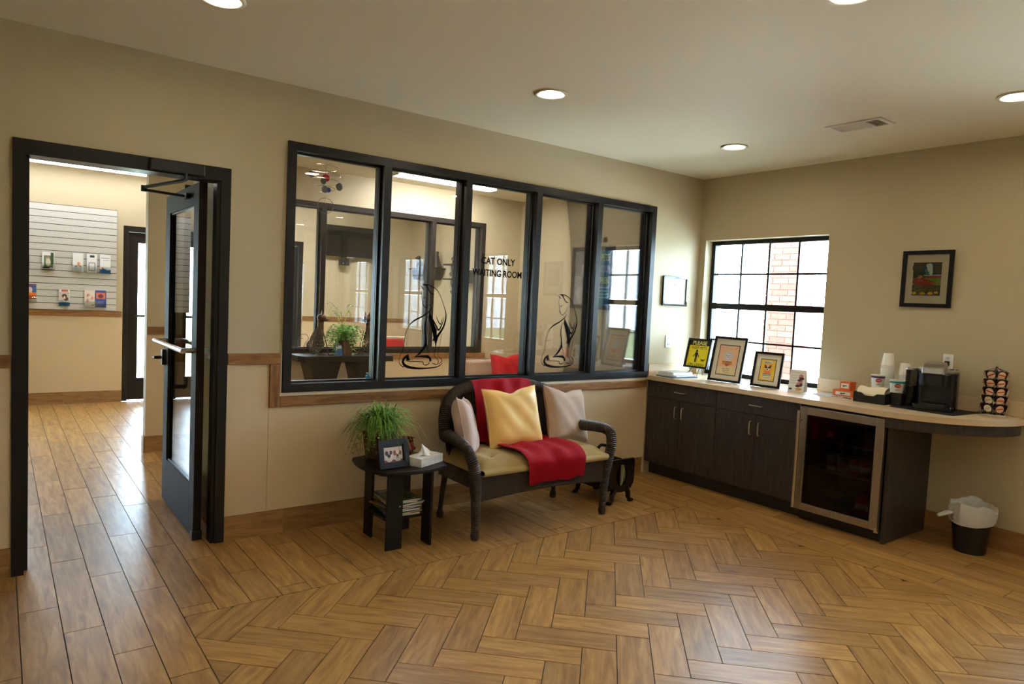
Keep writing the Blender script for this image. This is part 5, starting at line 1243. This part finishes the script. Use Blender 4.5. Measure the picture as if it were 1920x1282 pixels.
def corbel_shelf(label, y0, y1, z):
    t = thing('corbel_shelf', label, 'shelf', (-.001, (y0+y1)/2, z), rz=R(-90), group='dark corbel shelves'); w_ = abs(y1-y0)/2
    MB().box(-w_, w_, -.19, 0, -.02, 0).build('board', ESPRESSO, t)
    pts = [(-w_+.04, -.02)]
    for i in range(9): a = R(90*i/8); pts.append((-w_+.04+.10*math.sin(a) if False else -w_+.04+.10*(1-math.cos(a)), -.02-.16*math.sin(a)))
    pts += [(w_-.14, -.18)]
    for i in range(9): a = R(90-90*i/8); pts.append((w_-.04-.10*(1-math.cos(a)), -.02-.16*math.sin(a)))
    MB().prism(pts, .01, .15, XZ).build('corbel', ESPRESSO, t); return t
corbel_shelf('dark corbel shelf holding a dog figurine in the far room', 5.42, 4.62, 1.955); corbel_shelf('dark corbel shelf seen behind the lettered pane', 4.06, 3.40, 1.905)
dg = thing('dog_figurine', 'small dark seated dog figurine on the far corbel shelf', 'figurine', (-.10, 5.24, 1.9555), rz=R(150)); FIG = mat('dark_resin', (.025, .02, .018), .5)
MB().ball((0, 0, .075), .05, 12, 8, (.8, .8, 1.4)).tube([(.03, .02, .10), (.045, .02, .01)], .014).tube([(.03, -.02, .10), (.045, -.02, .01)], .014).ball((.0, 0, .025), .05, 12, 8, (1.1, .95, .5)).build('dog_body', FIG, dg, smooth=True)
MB().ball((.02, 0, .165), .034).ball((.055, 0, .155), .018, 10, 6, (1.3, .8, .7)).build('head', FIG, dg, smooth=True)
for s_ in (-1, 1): MB().ball((.012, s_*.032, .16), .016, 10, 6, (.6, .5, 1.5)).build('ear', FIG, dg, smooth=True)
t = standing_frame('small_photo_frame', 'small dark frame with an orange picture on the far corbel shelf', -.09, 5.03, 1.9562, -90, 12, .17, .25, .02); flatprint(t, [((150, 165, 185), [rect(-.065, .065, .02, .23)]), ((226, 120, 70), [rect(-.065, .02, .02, .16), blob(-.01, .15, .04, .04)])], -.0042)
ck = thing('dark_ornament', 'dark tapered ornament at the right end of the far corbel shelf', 'ornament', (-.09, 4.74, 1.9555)); MB().lathe([(.0001, 0), (.075, 0), (.07, .04), (.045, .12), (.02, .2), (.028, .22), (.02, .245), (.0001, .25)], 14).build('ornament_body', FIG, ck, smooth=True); MB().lathe([(.078, .0), (.078, .012)], 14).build('foot_ring', FIG, ck)
si = thing('scroll_shelf', 'wrought iron scroll wall shelf with two small boards in the far room', 'shelf', (-.002, 4.34, 1.53), rz=R(-90)); IRON = mat('wrought_iron', (.02, .018, .018), .5)
def scroll(cx, cz, r_, s_, turns=1.4): return [(cx+s_*(r_*(1-.7*i/20))*math.cos(turns*2*math.pi*i/20), -.012, cz+(r_*(1-.7*i/20))*math.sin(turns*2*math.pi*i/20)) for i in range(21)]
for s_ in (-1, 1):
    MB().tube(smooth_path([(s_*.0, -.01, .02), (s_*.05, -.01, .12), (s_*.10, -.01, .22), (s_*.06, -.01, .33), (s_*.10, -.01, .45), (s_*.04, -.01, .58), (0, -.01, .68)], 5), .006, 6).build('scroll_rod', IRON, si)
    for (cx, cz, r_) in ((.07, .07, .035), (.11, .33, .04), (.07, .55, .04), (.03, .63, .025)): MB().tube(scroll(s_*cx, cz, r_, s_), .004, 5).build('scroll', IRON, si)
for zz in (.25, .46): MB().rbox(-.14, .14, -.15, 0, zz, zz+.018, .03).build('shelf_board', IRON, si)
MB().lathe([(.0001, -.02), (.014, .0), (.004, .02), (.0001, .03)], 8, T(0, -.012, 0)).build('finial', IRON, si); MB().lathe([(.004, 0), (.016, .02), (.0001, .06)], 8, T(0, -.012, .67)).build('finial', IRON, si)
ch = thing('waiting_chair', 'red and white chair back just above the far window sill', 'chair', (-.80, 4.6, 0))
MB().rbox(-.24, .24, -.22, .22, .40, .46, .05).build('seat', REDC, ch); MB().box(-.24, .24, .19, .24, .50, .885).build('backrest', REDC, ch, bevel=.02)
MB().tube(smooth_path([(-.26, .215, .46), (-.26, .215, .86), (-.2, .215, .905), (.2, .215, .905), (.26, .215, .86), (.26, .215, .46)], 4), .014, 8).build('frame_rail', LW, ch, smooth=True)
for x_ in (-.21, .21):
    for y_ in (-.19, .19): MB().tube([(x_, y_, 0), (x_, y_, .40)], .014, 8).build('leg', LW, ch)

# ================================================================== BROCHURE WALL IN THE HALL
sw = thing('slatwall_display', 'pale grey slatwall display board with dark grooves on the hall wall', 'display board', (-4.80, WN, 1.153))
SLM = mat('slat_grey', srgb(205, 203, 196), .5)
MB().box(-.70, .645, -.012, -.0005, 0, 1.26).build('groove_backing', mat('groove_dark', (.045, .03, .03), .8), sw)
for k in range(16):
    z0 = .0785*k+.0035; z1 = min(1.26, z0+.0718); MB().box(-.70, .645, -.026, -.012, z0, z1).build('slat', SLM, sw)
ACR = glass('acrylic', (.93, .95, .95), .8)
def brochure(label, x0, x1, z0, z1, layers):
    w_, h_ = abs(x1-x0), z1-z0; t = thing('brochure', label, 'brochure', ((x0+x1)/2, WN-.047, z0), rot=(R(-4), 0, 0), group='brochures on the slatwall')
    MB().box(-w_/2, w_/2, -.004, .006, 0, h_).build('leaflets', WHITEP, t)
    flatprint(t, [(c, [[(px*w_, pz*h_) for px, pz in p] for p in ps]) for c, ps in layers], -.0042)
    MB().box(-w_/2-.004, w_/2+.004, -.014, -.011, -.006, h_*.35).box(-w_/2-.004, w_/2+.004, .008, .012, -.006, h_*.9).box(-w_/2-.004, w_/2+.004, -.011, .008, -.006, -.002).build('acrylic_holder', ACR, t)
r_ = rect
brochure('white brochure with a green photo of a light-coloured pet, upper row', -4.927, -4.806, 1.632, 1.835, [((110, 140, 80), [r_(-.35, .42, .12, .8)]), ((60, 80, 45), [r_(.2, .45, .3, .98)]), ((226, 216, 200), [blob(0, .4, .2, .24), blob(-.05, .62, .14, .12)]), ((190, 130, 120), [blob(-.08, .68, .12, .07)]), ((70, 66, 62), [r_(-.45, .1, .06, .12)])])
brochure('white brochure with a small orange emblem, upper row', -4.62, -4.51, 1.622, 1.846, [((232, 150, 110), [blob(.05, .42, .14, .12)]), ((70, 90, 90), [blob(-.2, .3, .12, .03), blob(.2, .3, .08, .03)])])
brochure('white brochure with a dark patterned square, upper row', -4.475, -4.367, 1.618, 1.845, [((40, 60, 70), [r_(-.2, .25, .82, .94)]), ((90, 90, 120), [r_(-.3, .3, .52, .55), r_(-.3, .3, .1, .13), r_(-.32, -.26, .13, .52), r_(.26, .32, .13, .52)])])
brochure('white and blue brochure with a wave, upper row right', -4.337, -4.222, 1.62, 1.848, [((30, 120, 190), [[(-.5, 0), (.5, 0), (.5, .2), (.2, .16), (-.1, .24), (-.5, .2)]]), ((120, 150, 180), [r_(-.38, .4, .8, .83), r_(-.2, .35, .68, .7)]), ((226, 150, 70), [blob(-.25, .27, .1, .05)])])
brochure('orange and purple brochure at the left end of the lower row', -5.085, -4.981, 1.25, 1.45, [((120, 70, 130), [r_(-.5, .5, .55, 1)]), ((60, 110, 160), [r_(.1, .5, .5, .9)]), ((226, 205, 190), [blob(-.1, .66, .25, .16)]), ((232, 120, 40), [r_(-.5, .5, .12, .5)])])
brochure('brochure with a puppy photo and blue foot, lower row', -4.756, -4.648, 1.205, 1.40, [((220, 110, 80), [r_(-.28, .35, .86, .99)]), ((206, 196, 186), [r_(-.45, .45, .2, .84)]), ((100, 66, 40), [blob(0, .6, .24, .12), blob(.15, .42, .22, .12)]), ((230, 215, 195), [blob(.02, .5, .1, .1)]), ((50, 120, 180), [r_(-.5, .5, 0, .2)])])
brochure('cream brochure with pink flowers, lower row', -4.495, -4.387, 1.19, 1.402, [((232, 216, 196), [r_(-.5, .5, 0, 1)]), ((224, 140, 140), [blob(-.15, .7, .16, .1), blob(.2, .55, .18, .1), blob(-.2, .4, .14, .1)]), ((236, 226, 216), [blob(.0, .6, .14, .09)]), ((190, 60, 60), [r_(.2, .4, .12, .17)])])
brochure('blue brochure with a red photo, lower row right', -4.381, -4.266, 1.196, 1.406, [((70, 85, 160), [r_(-.5, .5, 0, 1)]), ((220, 120, 100), [r_(-.42, .42, .5, .86)]), ((120, 60, 60), [blob(0, .66, .25, .12)]), ((110, 130, 200), [r_(-.3, .3, .2, .36)])])
brochure('narrow purple-edged brochure at the left end of the upper row', -5.12, -5.05, 1.62, 1.80, [((150, 130, 160), [r_(.2, .5, .3, 1)])])
